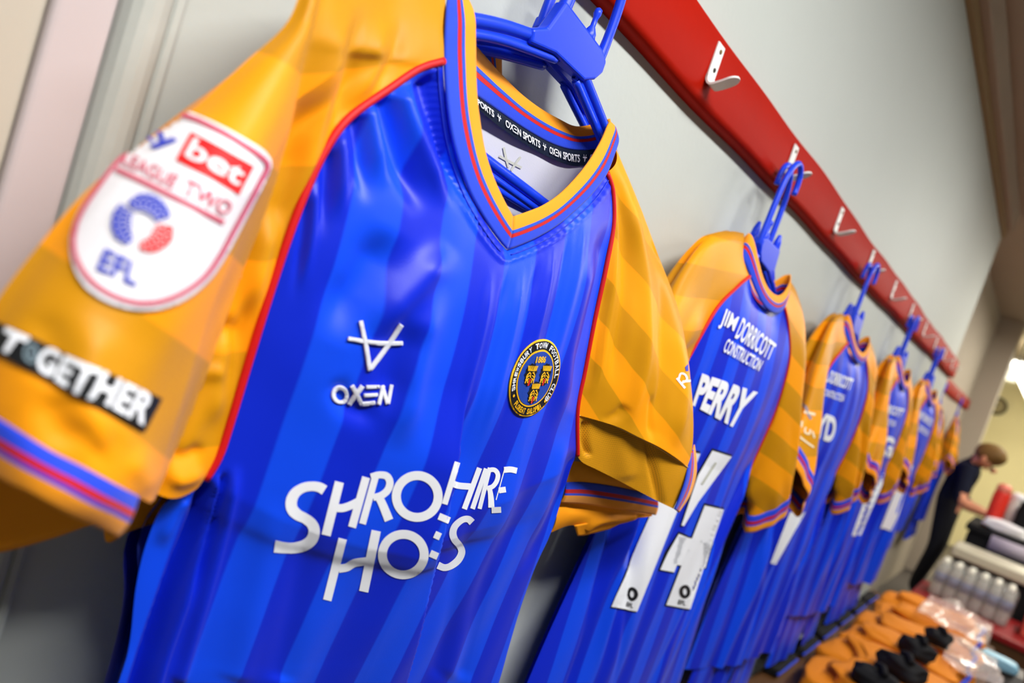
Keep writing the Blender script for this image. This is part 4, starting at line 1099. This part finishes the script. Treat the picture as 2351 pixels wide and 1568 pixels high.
for k, x in enumerate((5.72, 7.02)):
    o = ['nearer', 'farther'][k]
    hanger(x - 0.05, YB + 0.18, -1, 'blue hanger on the %s hook of the recess rail' % o, dz=-0.045, stem=0.032, tilt=0.08)
    cloth_shirt(x - 0.05, YB + 0.17, 'blurred blue and amber shirt on the %s hook of the recess' % o, 500 + k, prints('', ''), res=0.8)
    shorts(x - 0.05, YB + 0.19, 'blue football shorts under the %s recess shirt' % o, 60 + k, -0.55, -0.86)

# white lettering on the back of the shirt numbered 14, laid onto its folds
t2, o2_, wp2 = SH[0]
c2_ = Caster([o2_['b']])
dl = lambda nm, sh, mat=white_print, lift=0.0026, g=4: decal(nm, sh, c2_, mat, t2, g, lift, maxlen=0.05)
dl('sponsor_lettering', text_quad('JIM', (1661, 706), (1694, 728), (1645, 752), (1677, 770), bold=0.02))
dl('sponsor_lettering', text_quad('DORRICOTT', (1703, 728), (1780, 790), (1683, 775), (1764, 828), bold=0.02))
dl('sponsor_lettering', text_quad('CONSTRUCTION', (1668, 775), (1750, 828), (1656, 806), (1738, 852), bold=0.02))
dl('name_lettering', text_quad('PERRY', (1609, 856), (1737, 900), (1586, 928), (1690, 985), bold=0.045))
num = {'1': [(1554, 1030), (1605, 1040), (1460, 1402), (1403, 1391)], 'stem': [(1615, 1159), (1659, 1169), (1582, 1397), (1527, 1387)], 'bar': [(1556, 1228), (1634, 1246), (1617, 1303), (1540, 1294)], 'diag': [(1633, 1033), (1677, 1047), (1601, 1150), (1568, 1206), (1562, 1204), (1577, 1160), (1600, 1090)], 'foot': [(1556, 1224), (1575, 1232), (1545, 1312), (1513, 1306), (1531, 1267)]}
big = lambda q, k=4: [tuple(np.array(p) + k * (np.array(p) - np.mean(q, 0)) / np.linalg.norm(np.array(p) - np.mean(q, 0)) * 1.2) for p in q]
dl('number_outline', poly2d(big(num['1'])), black_print, 0.0007); dl('shirt_number', poly2d(num['1']))
for k in ('stem', 'bar', 'diag', 'foot'): dl('number_outline', poly2d(big(num[k])), black_print, 0.0007)
for k in ('stem', 'bar', 'diag', 'foot'): dl('shirt_number', poly2d(num[k]))
for cx, cy in ((1450, 1361), (1569, 1356)):
    dl('number_emblem', ring2d((cx, cy), (9, 12), 8, 16), black_print, 0.0036)
    dl('number_lettering', text_quad('EFL', (cx - 14, cy + 18), (cx + 4, cy + 22), (cx - 17, cy + 28), (cx + 1, cy + 32), bold=0.02), black_print, 0.0036)
dl('number_lettering', stroke([(1640, 1060), (1608, 1110)], 5), grey_print, 0.0036)
# print on the sleeve that faces the camera on the third shirt
t3, o3_, wp3 = SH[1]
c3_ = Caster([o3_['s-1']])
d3 = lambda sh, mat: decal('sleeve_print', sh, c3_, mat, t3, 5, 0.0012, maxlen=0.04)
z3 = lambda x, y: (1780 + x / 6.53, 820 + y / 6.53)
s3 = lambda pts, w: stroke([z3(*p) for p in pts], w / 6.53)
d3(s3([(350, 680), (440, 730), (490, 850), (530, 930)], 40), plain('slate_blue_print', (150, 140, 160), 0.6))
d3(join2d([s3([(430, 820), (590, 860)], 40), ring2d(z3(310, 955), (6, 7), 5, 16), s3([(350, 880), (380, 1040)], 25), s3([(400, 960), (390, 1050)], 25), s3([(450, 1050), (440, 1120), (500, 1150), (520, 1080)], 28), s3([(550, 1110), (580, 1210)], 26), s3([(310, 1150), (430, 1250), (570, 1350)], 28)]), plain('cream_print', (240, 226, 190), 0.6))

# white lettering and numbers on the third and fourth shirts
def back_print(k, words, polys):
    t_, o_, _w = SH[k]
    c_ = Caster([o_['b']])
    for nm, txt, q, b in words:
        decal(nm, text_quad(txt, *q, bold=b), c_, white_print, t_, 4, 0.0022, maxlen=0.08)
    for q in polys:
        decal('shirt_number', poly2d(q), c_, white_print, t_, 5, 0.0022, maxlen=0.08)
back_print(1, [('sponsor_lettering', 'DORRICOTT', ((1908, 850), (1958, 870), (1894, 876), (1950, 897)), .03), ('sponsor_lettering', 'CONSTRUCTION', ((1892, 892), (1938, 906), (1886, 906), (1933, 923)), .02), ('name_lettering', 'LLOYD', ((1826, 925), (1922, 958), (1815, 980), (1910, 1019)), .045)],
           [[(1812, 1175), (1848, 1175), (1780, 1295), (1768, 1292)], [(1903, 1245), (1935, 1252), (1925, 1286), (1893, 1278)]])
back_print(2, [('sponsor_lettering', 'DORRICOTT', ((2019, 922), (2076, 940), (2013, 940), (2066, 958)), .03), ('sponsor_lettering', 'CONSTRUCTION', ((2019, 955), (2056, 967), (2017, 969), (2052, 980)), .02), ('name_lettering', 'BERG', ((1966, 978), (2054, 1005), (1962, 1030), (2045, 1052)), .05)],
           [[(2005, 1083), (2034, 1090), (1975, 1228), (1954, 1230)]])
# league badges on the far sleeves
for k in range(4):
    t_, o_, w_ = SH[k]
    c_ = Caster([o_['s1']])
    mpb = lambda x, z, w_=w_: (w_(np.array([x, 0.3, z])), np.array([0.0, 1.0, 0.0]))
    sh_ = [(0.315, 0.02), (0.385, 0.0), (0.392, -0.05), (0.375, -0.085), (0.345, -0.09), (0.318, -0.07), (0.308, -0.03)]
    bd = decal('league_badge', poly2d(sh_), c_, badge_white, t_, 0.01, 0.0014, mapper=mpb, maxlen=0.06)
    if bd:
        decal('badge_emblem', ring2d((0.35, -0.045), (0.013, 0.013), 0.01, 16), c_, badge_blue, bd, 0.01, 0.0026, mapper=mpb, maxlen=0.06)
        decal('badge_panel', poly2d([(0.34, 0.004), (0.38, -0.008), (0.38, -0.022), (0.34, -0.010)]), c_, badge_red, bd, 0.01, 0.0026, mapper=mpb, maxlen=0.06)

# ------------------------------------------------------------------ benches, kit and the far end of the room
def at_x(px, py, X):
    d = ray(px, py); return CAM + d * (X / d[0])
def at_z(px, py, Z):
    d = ray(px, py); return CAM + d * (Z / d[2])
wood = plain('brown_bench_wood', (104, 66, 30), 0.55, 0.35, bump=(20, 0.3, 0.002), var=0.3)
dark_red = plain('dark_red_bench_paint', (140, 14, 16), 0.5, 0.35)
amber_knit2 = plain('amber_training_top', (240, 140, 16), 0.7, 0.25, bump=(60, 0.3, 0.004), var=0.12)
black_cloth = plain('black_cloth', (22, 22, 24), 0.85, 0.2, bump=(80, 0.4, 0.003))
navy_cloth = plain('navy_cloth', (14, 18, 44), 0.8, 0.2, bump=(60, 0.3, 0.003))
b1 = thing('bench', 'brown wooden changing room bench under the hanging shirts', 'bench', (2.9, 0.2, 0))
for k in range(4):
    MB().box((0.9, -0.10 + 0.15 * k, 0.395), (4.50, 0.04 + 0.15 * k, 0.43)).build('seat_plank', wood, b1, bevel=0.004)
for x in (1.1, 2.2, 3.3, 4.35):
    MB().box((x - 0.03, -0.06, 0), (x + 0.03, 0.0, 0.395)).build('leg', wood, b1, bevel=0.004)
    MB().box((x - 0.03, 0.40, 0), (x + 0.03, 0.46, 0.395)).build('leg', wood, b1, bevel=0.004)
b2 = thing('bench', 'dark red topped brown bench across the end of the hanging row', 'bench', (5.0, -0.6, 0))
MB().box((4.74, -2.2, 0.42), (5.38, 0.34, 0.455)).build('seat_board', dark_red, b2, bevel=0.006)
MB().box((4.76, -2.2, 0.02), (4.79, 0.34, 0.42)).build('front_panel', wood, b2, bevel=0.003)
for y in (-2.1, -0.7, 0.28):
    MB().box((5.28, y - 0.03, 0), (5.34, y + 0.03, 0.42)).build('leg', wood, b2, bevel=0.003)

def lump(c, s, seed, n=24, m=16, sq=0.55, amp=0.08, mat=None, name='lump', parent=None, rot=0.0, **kw):
    rnd = random.Random(seed); ph = [rnd.uniform(0, 6.28) for _ in range(6)]
    V = []
    sg = lambda a: math.copysign(abs(a) ** sq, a)
    for i in range(m):
        b = -math.pi / 2 + math.pi * i / (m - 1)
        for k in range(n):
            a = 2 * math.pi * k / n
            r = 1 + amp * (math.sin(3 * a + ph[0] + 2 * b) + .6 * math.sin(5 * a + ph[1] - 3 * b) + .4 * math.sin(9 * b + ph[2]))
            x, y, z = s[0] * sg(math.cos(a)) * sg(math.cos(b)) * r, s[1] * sg(math.sin(a)) * sg(math.cos(b)) * r, s[2] * sg(math.sin(b)) * (1 + amp * math.sin(2 * a + ph[3]))
            V.append((c[0] + x * math.cos(rot) - y * math.sin(rot), c[1] + x * math.sin(rot) + y * math.cos(rot), c[2] + z))
    return mesh_obj(name, V, grid_faces(m, n, True), mat, parent, **kw)
words = ['nearest the camera', 'second from the camera', 'third from the camera', 'fourth from the camera', 'fifth from the camera', 'at the far end']
for k in range(6):
    x = 2.62 + 0.315 * k
    t = thing('folded_jersey', 'folded amber training top on the bench, %s' % words[k], 'folded jersey', (x, 0.16, 0.43), 'folded amber tops on the bench')
    lump((x, 0.17, 0.475), (0.158, 0.225, 0.042), 70 + k, n=40, m=24, amp=0.05, sq=0.45, rot=[.05, -.06, .03, -.04, .07, -.03][k], mat=amber_knit2, name='body', parent=t)
    lump((x + 0.01, 0.15, 0.525), (0.135, 0.17, 0.03), 170 + k, n=40, m=24, amp=0.11, sq=0.6, rot=[-.2, .25, -.1, .3, -.25, .15][k], mat=amber_knit2, name='folded_layer', parent=t)
    MB().tube([(x - 0.12, -0.02, 0.53), (x, -0.035, 0.548), (x + 0.12, -0.02, 0.53)], 0.008, n=12).build('collar', cuff_mat, t)
    s = thing('folded_shorts', 'folded black shorts against the wall behind the folded tops, %s' % words[k], 'folded shorts', (x, 0.46, 0.43), 'folded black shorts along the wall')
    lump((x, 0.46, 0.447), (0.13, 0.025, 0.017), 90 + k, amp=0.06, mat=black_cloth, name='body', parent=s)
    MB().tube([(x - 0.12, 0.436, 0.447), (x, 0.434, 0.45), (x + 0.12, 0.436, 0.447)], 0.005, n=10).build('waistband', plain('royal_blue_knit', (28, 60, 190), 0.7) if 'royal_blue_knit' not in MATS else MATS['royal_blue_knit'], s)
for k, (px, py, z, r) in enumerate(((2155, 1465, -0.76, 0.062), (2105, 1490, -0.77, 0.07), (2070, 1535, -0.77, 0.075), (2010, 1562, -0.77, 0.07))):
    c = at_z(px, py, z)
    t = thing('rolled_socks', 'black rolled socks on the amber tops, %s' % ['farthest of four', 'third nearest of four', 'second nearest of four', 'nearest of four'][k], 'socks', tuple(c), 'black sock rolls')
    lump(c, (r, r * .75, r * .5), 30 + k, sq=.75, amp=.13, n=36, m=24, rot=.5 * k, mat=black_cloth, name='roll', parent=t)
    MB().tube([(c[0] - r * .5, c[1] - r * .3, c[2] + r * .55), (c[0], c[1] - r * .1, c[2] + r * .68), (c[0] + r * .5, c[1] + r * .2, c[2] + r * .52)], r * .14, n=12).build('folded_welt', black_cloth, t)
# clear film over the far tops
film, ntf, bf = new_mat('clear_film', 0.12, 0.6); bf.inputs['Base Color'].default_value = lin((250, 236, 226)); bf.inputs['Alpha'].default_value = 0.24
for k, (pts, seed, lb) in enumerate((([(3.72, -0.06), (4.28, -0.06), (3.72, 0.22), (4.28, 0.22)], 4, 'crumpled clear plastic film over the far amber tops'), ([(3.15, -0.13), (3.62, -0.10), (3.2, 0.06), (3.6, 0.08)], 9, 'clear plastic sleeve lying on the amber tops nearer the camera'))):
    v, u = np.meshgrid(np.linspace(0, 1, 24), np.linspace(0, 1, 30), indexing='ij')
    a, b, c_, d_ = map(np.array, pts)
    xyf = (1 - v[..., None]) * ((1 - u[..., None]) * a + u[..., None] * b) + v[..., None] * ((1 - u[..., None]) * c_ + u[..., None] * d_)
    zf = 0.585 + waves(xyf[..., 0], xyf[..., 1], seed, 10, 3, 9, 0.009, 1.5)
    grid_obj('plastic_film', np.stack([xyf[..., 0], xyf[..., 1], zf], -1), film, None, label=lb, category='plastic film', thick=0.0008)
pk = at_z(2278, 1512, -0.86)
t = thing('folded_package', 'pale blue and white wrapped package beside the amber tops', 'package', (pk[0], pk[1], pk[2] - 0.03))
lump(pk, (0.045, 0.10, 0.025), 4, sq=.4, amp=.03, mat=plain('pale_blue_wrap', (150, 205, 228), 0.4), name='body', parent=t)
lump(pk + np.array([0, 0.085, 0.004]), (0.04, 0.03, 0.026), 5, sq=.5, amp=.03, mat=badge_white, name='end_band', parent=t)
MB().box((4.0, pk[1] - 0.13, 0.38), (4.16, pk[1] + 0.13, 0.461)).build('cardboard_tray', plain('grey_card', (150, 146, 140), 0.8), bevel=0.004, label='grey card tray under the pale blue wrapped package', category='tray')
# navy holdall standing in front of the bench
nb = thing('holdall', 'dark navy holdall standing in front of the bench at the picture corner', 'bag', (3.35, -0.42, 0))
lump((3.35, -0.40, 0.335), (0.42, 0.20, 0.335), 8, 36, 24, sq=.45, amp=.02, mat=navy_cloth, name='body', parent=nb)
MB().tube([(3.1, -0.36, 0.64), (3.15, -0.34, 0.76), (3.35, -0.33, 0.80), (3.55, -0.34, 0.76), (3.6, -0.36, 0.64)], 0.012, n=24).build('handle', black_cloth, nb)

# shrink-wrapped water bottles on the cross bench
clear, ntc, bc = new_mat('clear_bottle_plastic', 0.12, 0.5); bc.inputs['Base Color'].default_value = lin((214, 214, 206)); bc.inputs['Alpha'].default_value = 0.62
cap_white = plain('white_cap', (246, 244, 230), 0.25, 0.6)
lab_blue = plain('blue_grey_label', (110, 120, 156), 0.5)
proto = None
cnt = 0
for ix in range(3):
    for iy in range(6):
        x = 5.02 + 0.068 * ix; y = 0.245 - 0.067 * iy
        if proto is None:
            bt_ = thing('water_bottle', '', 'bottle', (x, y, 0.455), 'bottles in the shrink-wrapped water pack')
            MB().lathe([(0.028, 0), (0.032, 0.006), (0.0315, 0.06), (0.030, 0.075), (0.0315, 0.09), (0.0315, 0.15), (0.026, 0.178), (0.014, 0.198), (0.0135, 0.205)], (x, y, 0.455), seg=16).build('body', clear, bt_)
            MB().lathe([(0.0322, 0.085), (0.0322, 0.145)], (x, y, 0.455), seg=16).build('label', lab_blue, bt_)
            MB().lathe([(0.016, 0.203), (0.0165, 0.205), (0.0165, 0.220), (0.014, 0.223)], (x, y, 0.455), seg=16).build('cap', cap_white, bt_)
            proto = bt_; cur = bt_
        else:
            cur = proto.copy(); COL.objects.link(cur); cur.location = (x, y, 0.455); ORG[cur.name] = np.array((x, y, .455))
            for ch in list(proto.children):
                c = ch.copy(); COL.objects.link(c); c.parent = cur
        rown = ['front', 'middle', 'rear'][ix]; coln = ['closest to the wall', 'second from the wall', 'third from the wall', 'fourth from the wall', 'fifth from the wall', 'farthest from the wall'][iy]
        cur['label'] = 'water bottle in the %s row of the wrapped pack, %s' % (rown, coln)
wrap, ntw, bw = new_mat('shrink_wrap', 0.1, 0.7); bw.inputs['Base Color'].default_value = lin((236, 234, 226)); bw.inputs['Alpha'].default_value = 0.22
lump((5.088, 0.0775, 0.565), (0.108, 0.207, 0.107), 2, 60, 40, sq=.22, amp=.012, mat=wrap, name='shrink_wrap', label='clear shrink wrap around the pack of water bottles', category='plastic wrap')
p2_ = MB().box((4.98, -0.50, 0.456), (5.2, -0.19, 0.62)).build('carton', plain('salmon_carton', (226, 96, 80), 0.6), bevel=0.008, label='salmon red carton on the cross bench beside the water pack', category='box')
# cool box and treatment table behind
cb_ = thing('cool_box', 'dark cool box with pale lid behind the water bottles', 'cool box', (5.6, -0.4, 0))
MB().box((5.45, -1.1, 0), (5.80, 0.24, 0.66)).build('body', black_cloth, cb_, bevel=0.02)
MB().box((5.43, -1.12, 0.66), (5.82, 0.26, 0.73)).build('lid', plain('pale_lid', (206, 200, 176), 0.35, 0.5), cb_, bevel=0.015)
MB().box((5.425, -0.55, 0.50), (5.45, -0.35, 0.56)).build('latch', MATS['pale_lid'], cb_, bevel=0.006)
tb = thing('table', 'black-covered table where the person is working', 'table', (6.5, -0.5, 0))
MB().box((6.0, -1.5, 0.80), (6.85, 0.26, 0.85)).build('table_top', black_cloth, tb, bevel=0.01)
MB().box((6.02, -1.48, 0.08), (6.83, 0.24, 0.80)).build('cover', black_cloth, tb, bevel=0.02)
for y in (-1.4, 0.16):
    for x in (6.1, 6.75):
        MB().tube([(x, y, 0), (x, y, 0.1)], 0.02).build('leg', steel_white, tb)
def bottle(c, r, h, mat, capm, label, nm='bottle'):
    t = thing(nm, label, 'bottle', tuple(c))
    MB().lathe([(r * .9, 0), (r, .01), (r, h * .72), (r * .92, h * .78), (r * .95, h * .82)], c, seg=20).build('body', mat, t)
    MB().lathe([(r * .9, h * .82), (r * .9, h * .94), (r * .5, h)], c, seg=20).build('lid', capm, t)
    return t
rb = at_x(2283, 1183, 6.25); rb[2] = 0.85
bottle(rb, 0.052, 0.33, plain('red_bottle', (226, 52, 36), 0.4), plain('pale_red_lid', (236, 130, 110), 0.4), 'tall red drinks bottle standing on the black table')
rb = at_x(2326, 1180, 6.32); rb[2] = 0.85
bottle(rb, 0.055, 0.30, plain('grey_white_bottle', (216, 212, 206), 0.4), badge_white, 'greyish white bottle beside the red bottle on the table')
rb = at_x(2349, 1200, 6.2); rb[2] = 0.85
bottle(rb, 0.055, 0.27, black_cloth, black_cloth, 'black bottle at the picture edge on the table')
hb = at_x(2318, 1195, 6.12); hb[2] = 0.895
lump(hb, (0.10, 0.13, 0.044), 12, sq=.7, amp=.10, mat=badge_white, name='plastic_bag', label='white crumpled plastic bag on the black table', category='bag')
lp = at_x(2325, 1222, 6.0)
MB().box((6.0 - 0.012, lp[1] - 0.20, 0.73), (6.0 + 0.0, lp[1] + 0.10, 0.83)).build('paper_sheet', plain('lilac_paper', (190, 180, 196), 0.7), label='lilac grey sheet hanging over the front of the black table', category='paper')

# ---- far room: clock, lamp, patch of reflected light
ck = at_x(2288, 932, 11.6)
t = thing('wall_clock', 'round wall clock with dark rim on the cream far wall', 'clock', (11.6, ck[1], ck[2]))
MB().lathe([(0.125, 0), (0.125, 0.03), (0.10, 0.035), (0.085, 0.02)], (11.6, ck[1], ck[2]), (-1, 0, 0), 32).build('rim', plain('dark_clock_rim', (84, 76, 54), 0.5), t)
MB().lathe([(0.088, 0.012), (0.086, 0.022)], (11.6, ck[1], ck[2]), (-1, 0, 0), 32).build('dial', plain('beige_dial', (170, 156, 118), 0.6), t)
MB().box((11.572, ck[1] - 0.004, ck[2] - 0.01), (11.576, ck[1] + 0.004, ck[2] + 0.06)).box((11.572, ck[1] - 0.05, ck[2] - 0.004), (11.576, ck[1] + 0.01, ck[2] + 0.004)).build('clock_hand', black_print, t)
glow, ntg, bg = new_mat('lit_tube', 0.4, 0.2); bg.inputs['Emission Color'].default_value = (1, 0.97, 0.86, 1); bg.inputs['Emission Strength'].default_value = 4.0; glow.cycles.emission_sampling = 'NONE'
fit = plain('white_fitting', (230, 230, 222), 0.5)
A, Bp = at_x(2336, 838, 8.9), at_x(2378, 935, 10.6)
t = thing('ceiling_lamp', 'lit fluorescent tube lamp in the bright far room', 'lamp', tuple((A + Bp) / 2))
MB().tube([A, Bp], 0.055, seg=14).build('tube', glow, t)
MB().tube([A + (0, 0, .06), Bp + (0, 0, .06)], 0.03, seg=8).build('fitting', fit, t)
for q in (A, Bp): MB().tube([q + (0, 0, .06), (q[0], q[1], CEIL)], 0.008, seg=8).build('hanging_rod', fit, t)
w0, w1 = at_x(2296, 868, 11.6), at_x(2338, 800, 11.6)
patch_glow, ntp, bp_ = new_mat('reflected_light_patch', 0.3, 0.3); bp_.inputs['Emission Color'].default_value = (1, 0.98, 0.86, 1); bp_.inputs['Emission Strength'].default_value = 1.1; patch_glow.cycles.emission_sampling = 'NONE'; bp_.inputs['Base Color'].default_value = lin((240, 238, 210))  # lamp light reflected on the far wall, painted as a glowing panel
wy0, wy1, wz0, wz1 = w1[1] - 0.1, w0[1], w0[2], w1[2]
wn = MB().box((11.57, min(wy0, wy1), wz0), (11.60, max(wy0, wy1), wz1)).build('light_patch_1', patch_glow, smooth=False); wn['kind'] = 'structure'
# tube fittings of the room; the last is added to brighten the recess
for k, (x, y, l) in enumerate(((0.3, -0.58, 'fluorescent ceiling fitting above the front-facing shirt'), (2.7, -0.58, 'fluorescent ceiling fitting above the middle of the bench'), (4.9, -0.58, 'fluorescent ceiling fitting above the cross bench'), (7.0, -0.58, 'added ceiling fitting over the black table to brighten the recess'))):
    t = thing('ceiling_lamp', l, 'lamp', (x, y, CEIL), 'ceiling tube fittings')
    MB().box((x - 0.78, y - 0.10, CEIL - 0.06), (x + 0.78, y + 0.10, CEIL)).build('housing', fit, t, bevel=0.006)
    for dy in (-0.05, 0.05):
        MB().tube([(x - 0.74, y + dy, CEIL - 0.085), (x + 0.74, y + dy, CEIL - 0.085)], 0.014).build('tube', glow, t)

# ---- the person bending over the table
skin_m = plain('skin', (214, 146, 112), 0.55, 0.35)
hair_m = plain('light_brown_hair', (120, 90, 46), 0.6, 0.3, bump=(150, .6, .004))
trouser = plain('dark_trousers', (24, 26, 34), 0.85)
polo = plain('navy_polo', (16, 22, 44), 0.8, 0.2)
pp = thing('person', 'person in a navy polo shirt and dark trousers bending over the black table', 'person', (7.05, 0.45, 0))
J = {}
V, E_, R_ = [], [], []
def j(n, p, r, par=None):
    J[n] = len(V); V.append(p); R_.append(r)
    if par: E_.append((J[par], J[n]))
X0 = 7.08
j('pelvis', (X0, 0.47, 0.90), (.15, .12))
j('belly', (X0, 0.46, 1.00), (.15, .115), 'pelvis'); j('chest', (X0 - .01, 0.44, 1.12), (.17, .12), 'belly'); j('upper', (X0 - .02, 0.42, 1.19), (.13, .09), 'chest')
j('neck', (X0 - .04, 0.40, 1.245), (.055, .055), 'upper'); j('jaw', (X0 - .07, 0.375, 1.275), (.07, .075), 'neck'); j('skull', (X0 - .08, 0.335, 1.315), (.088, .098), 'jaw'); j('crown', (X0 - .085, 0.285, 1.325), (.07, .08), 'skull')
for s, nm in ((-1, 'l'), (1, 'r')):
    j('sho' + nm, (X0 + s * .17 - .02, 0.42, 1.17), (.065, .065), 'upper'); j('elb' + nm, (X0 + s * .20 - .08, 0.40, 0.93), (.045, .045), 'sho' + nm)
    j('fore' + nm, (X0 + s * .16 - .2, 0.33, 0.90), (.04, .038), 'elb' + nm); j('wri' + nm, (X0 + s * .12 - .30, 0.22, 0.905), (.026, .026), 'fore' + nm)
    j('palm' + nm, (X0 + s * .10 - .36, 0.16, 0.90), (.036, .018), 'wri' + nm)
    for k in range(4):
        a = (k - 1.5) * .016
        j('f%d%s' % (k, nm), (X0 + s * .09 - .385 + a, 0.115 - a * .2, 0.895), (.0095, .0095), 'palm' + nm); j('g%d%s' % (k, nm), (X0 + s * .085 - .40 + a, 0.085 + .006 * abs(k - 1.5), 0.872), (.0085, .0085), 'f%d%s' % (k, nm))
    j('th' + nm, (X0 + s * .06 - .36, 0.15, 0.89), (.011, .011), 'wri' + nm)
    j('hip' + nm, (X0 + s * .09, 0.47, 0.85), (.095, .10), 'pelvis'); j('kne' + nm, (X0 + s * .10, 0.44, 0.48), (.065, .07), 'hip' + nm); j('ank' + nm, (X0 + s * .10, 0.50, 0.09), (.045, .05), 'kne' + nm); j('toe' + nm, (X0 + s * .11, 0.37, 0.045), (.045, .04), 'ank' + nm)
me = bpy.data.meshes.new('skeleton'); me.from_pydata(V, E_, []); sk = bpy.data.objects.new('skeleton', me); COL.objects.link(sk)
md = sk.modifiers.new('skin', 'SKIN'); md.use_smooth_shade = True
for i, r in enumerate(R_): me.skin_vertices[0].data[i].radius = r
me.skin_vertices[0].data[0].use_root = True
sb_ = sk.modifiers.new('sub', 'SUBSURF'); sb_.levels = 2; sb_.render_levels = 2
dg = bpy.context.evaluated_depsgraph_get(); ev = sk.evaluated_get(dg); bm_ = bpy.data.meshes.new_from_object(ev)
Vb = np.array([v.co for v in bm_.vertices]); Fb = [tuple(p.vertices) for p in bm_.polygons]
bpy.data.objects.remove(sk)
body = mesh_obj('body', Vb, Fb, polo, pp)
body.data.materials.append(skin_m); body.data.materials.append(trouser)
elb = [np.array(V[J['elb' + n]]) for n in 'lr']
for p in body.data.polygons:
    c = Vb[list(p.vertices)].mean(0)
    if (c[2] > 1.235 and c[1] < 0.425) or (c[2] < 0.99 and c[2] > .8 and c[0] < X0 - .02 and c[1] < 0.41 and min(np.linalg.norm(c - e) for e in elb) < .6 and c[1] < 0.395): p.material_index = 1
    elif c[2] < 0.90: p.material_index = 2
hc = np.array(V[J['skull']])
lump(hc + np.array([0.0, -0.018, 0.034]), (.098, .112, .088), 3, 30, 20, sq=.95, amp=.04, mat=hair_m, name='hair', parent=pp)
for s in (-1, 1): lump(hc + np.array([s * .088, 0.012, -.02]), (.012, .02, .03), 5, 12, 8, sq=1, amp=.02, mat=skin_m, name='ear', parent=pp)
lump(hc + np.array([0, -.07, -.085]), (.014, .028, .022), 6, 12, 8, sq=1, amp=.0, mat=skin_m, name='nose', parent=pp)
for s in (-1, 1): lump(hc + np.array([s * .034, -.06, -.072]), (.013, .011, .011), 6, 10, 8, sq=1, amp=.0, mat=black_print, name='eye', parent=pp)
lump(hc + np.array([0, -.02, -.096]), (.026, .010, .008), 6, 10, 8, sq=1, amp=.0, mat=crest_red, name='mouth', parent=pp)
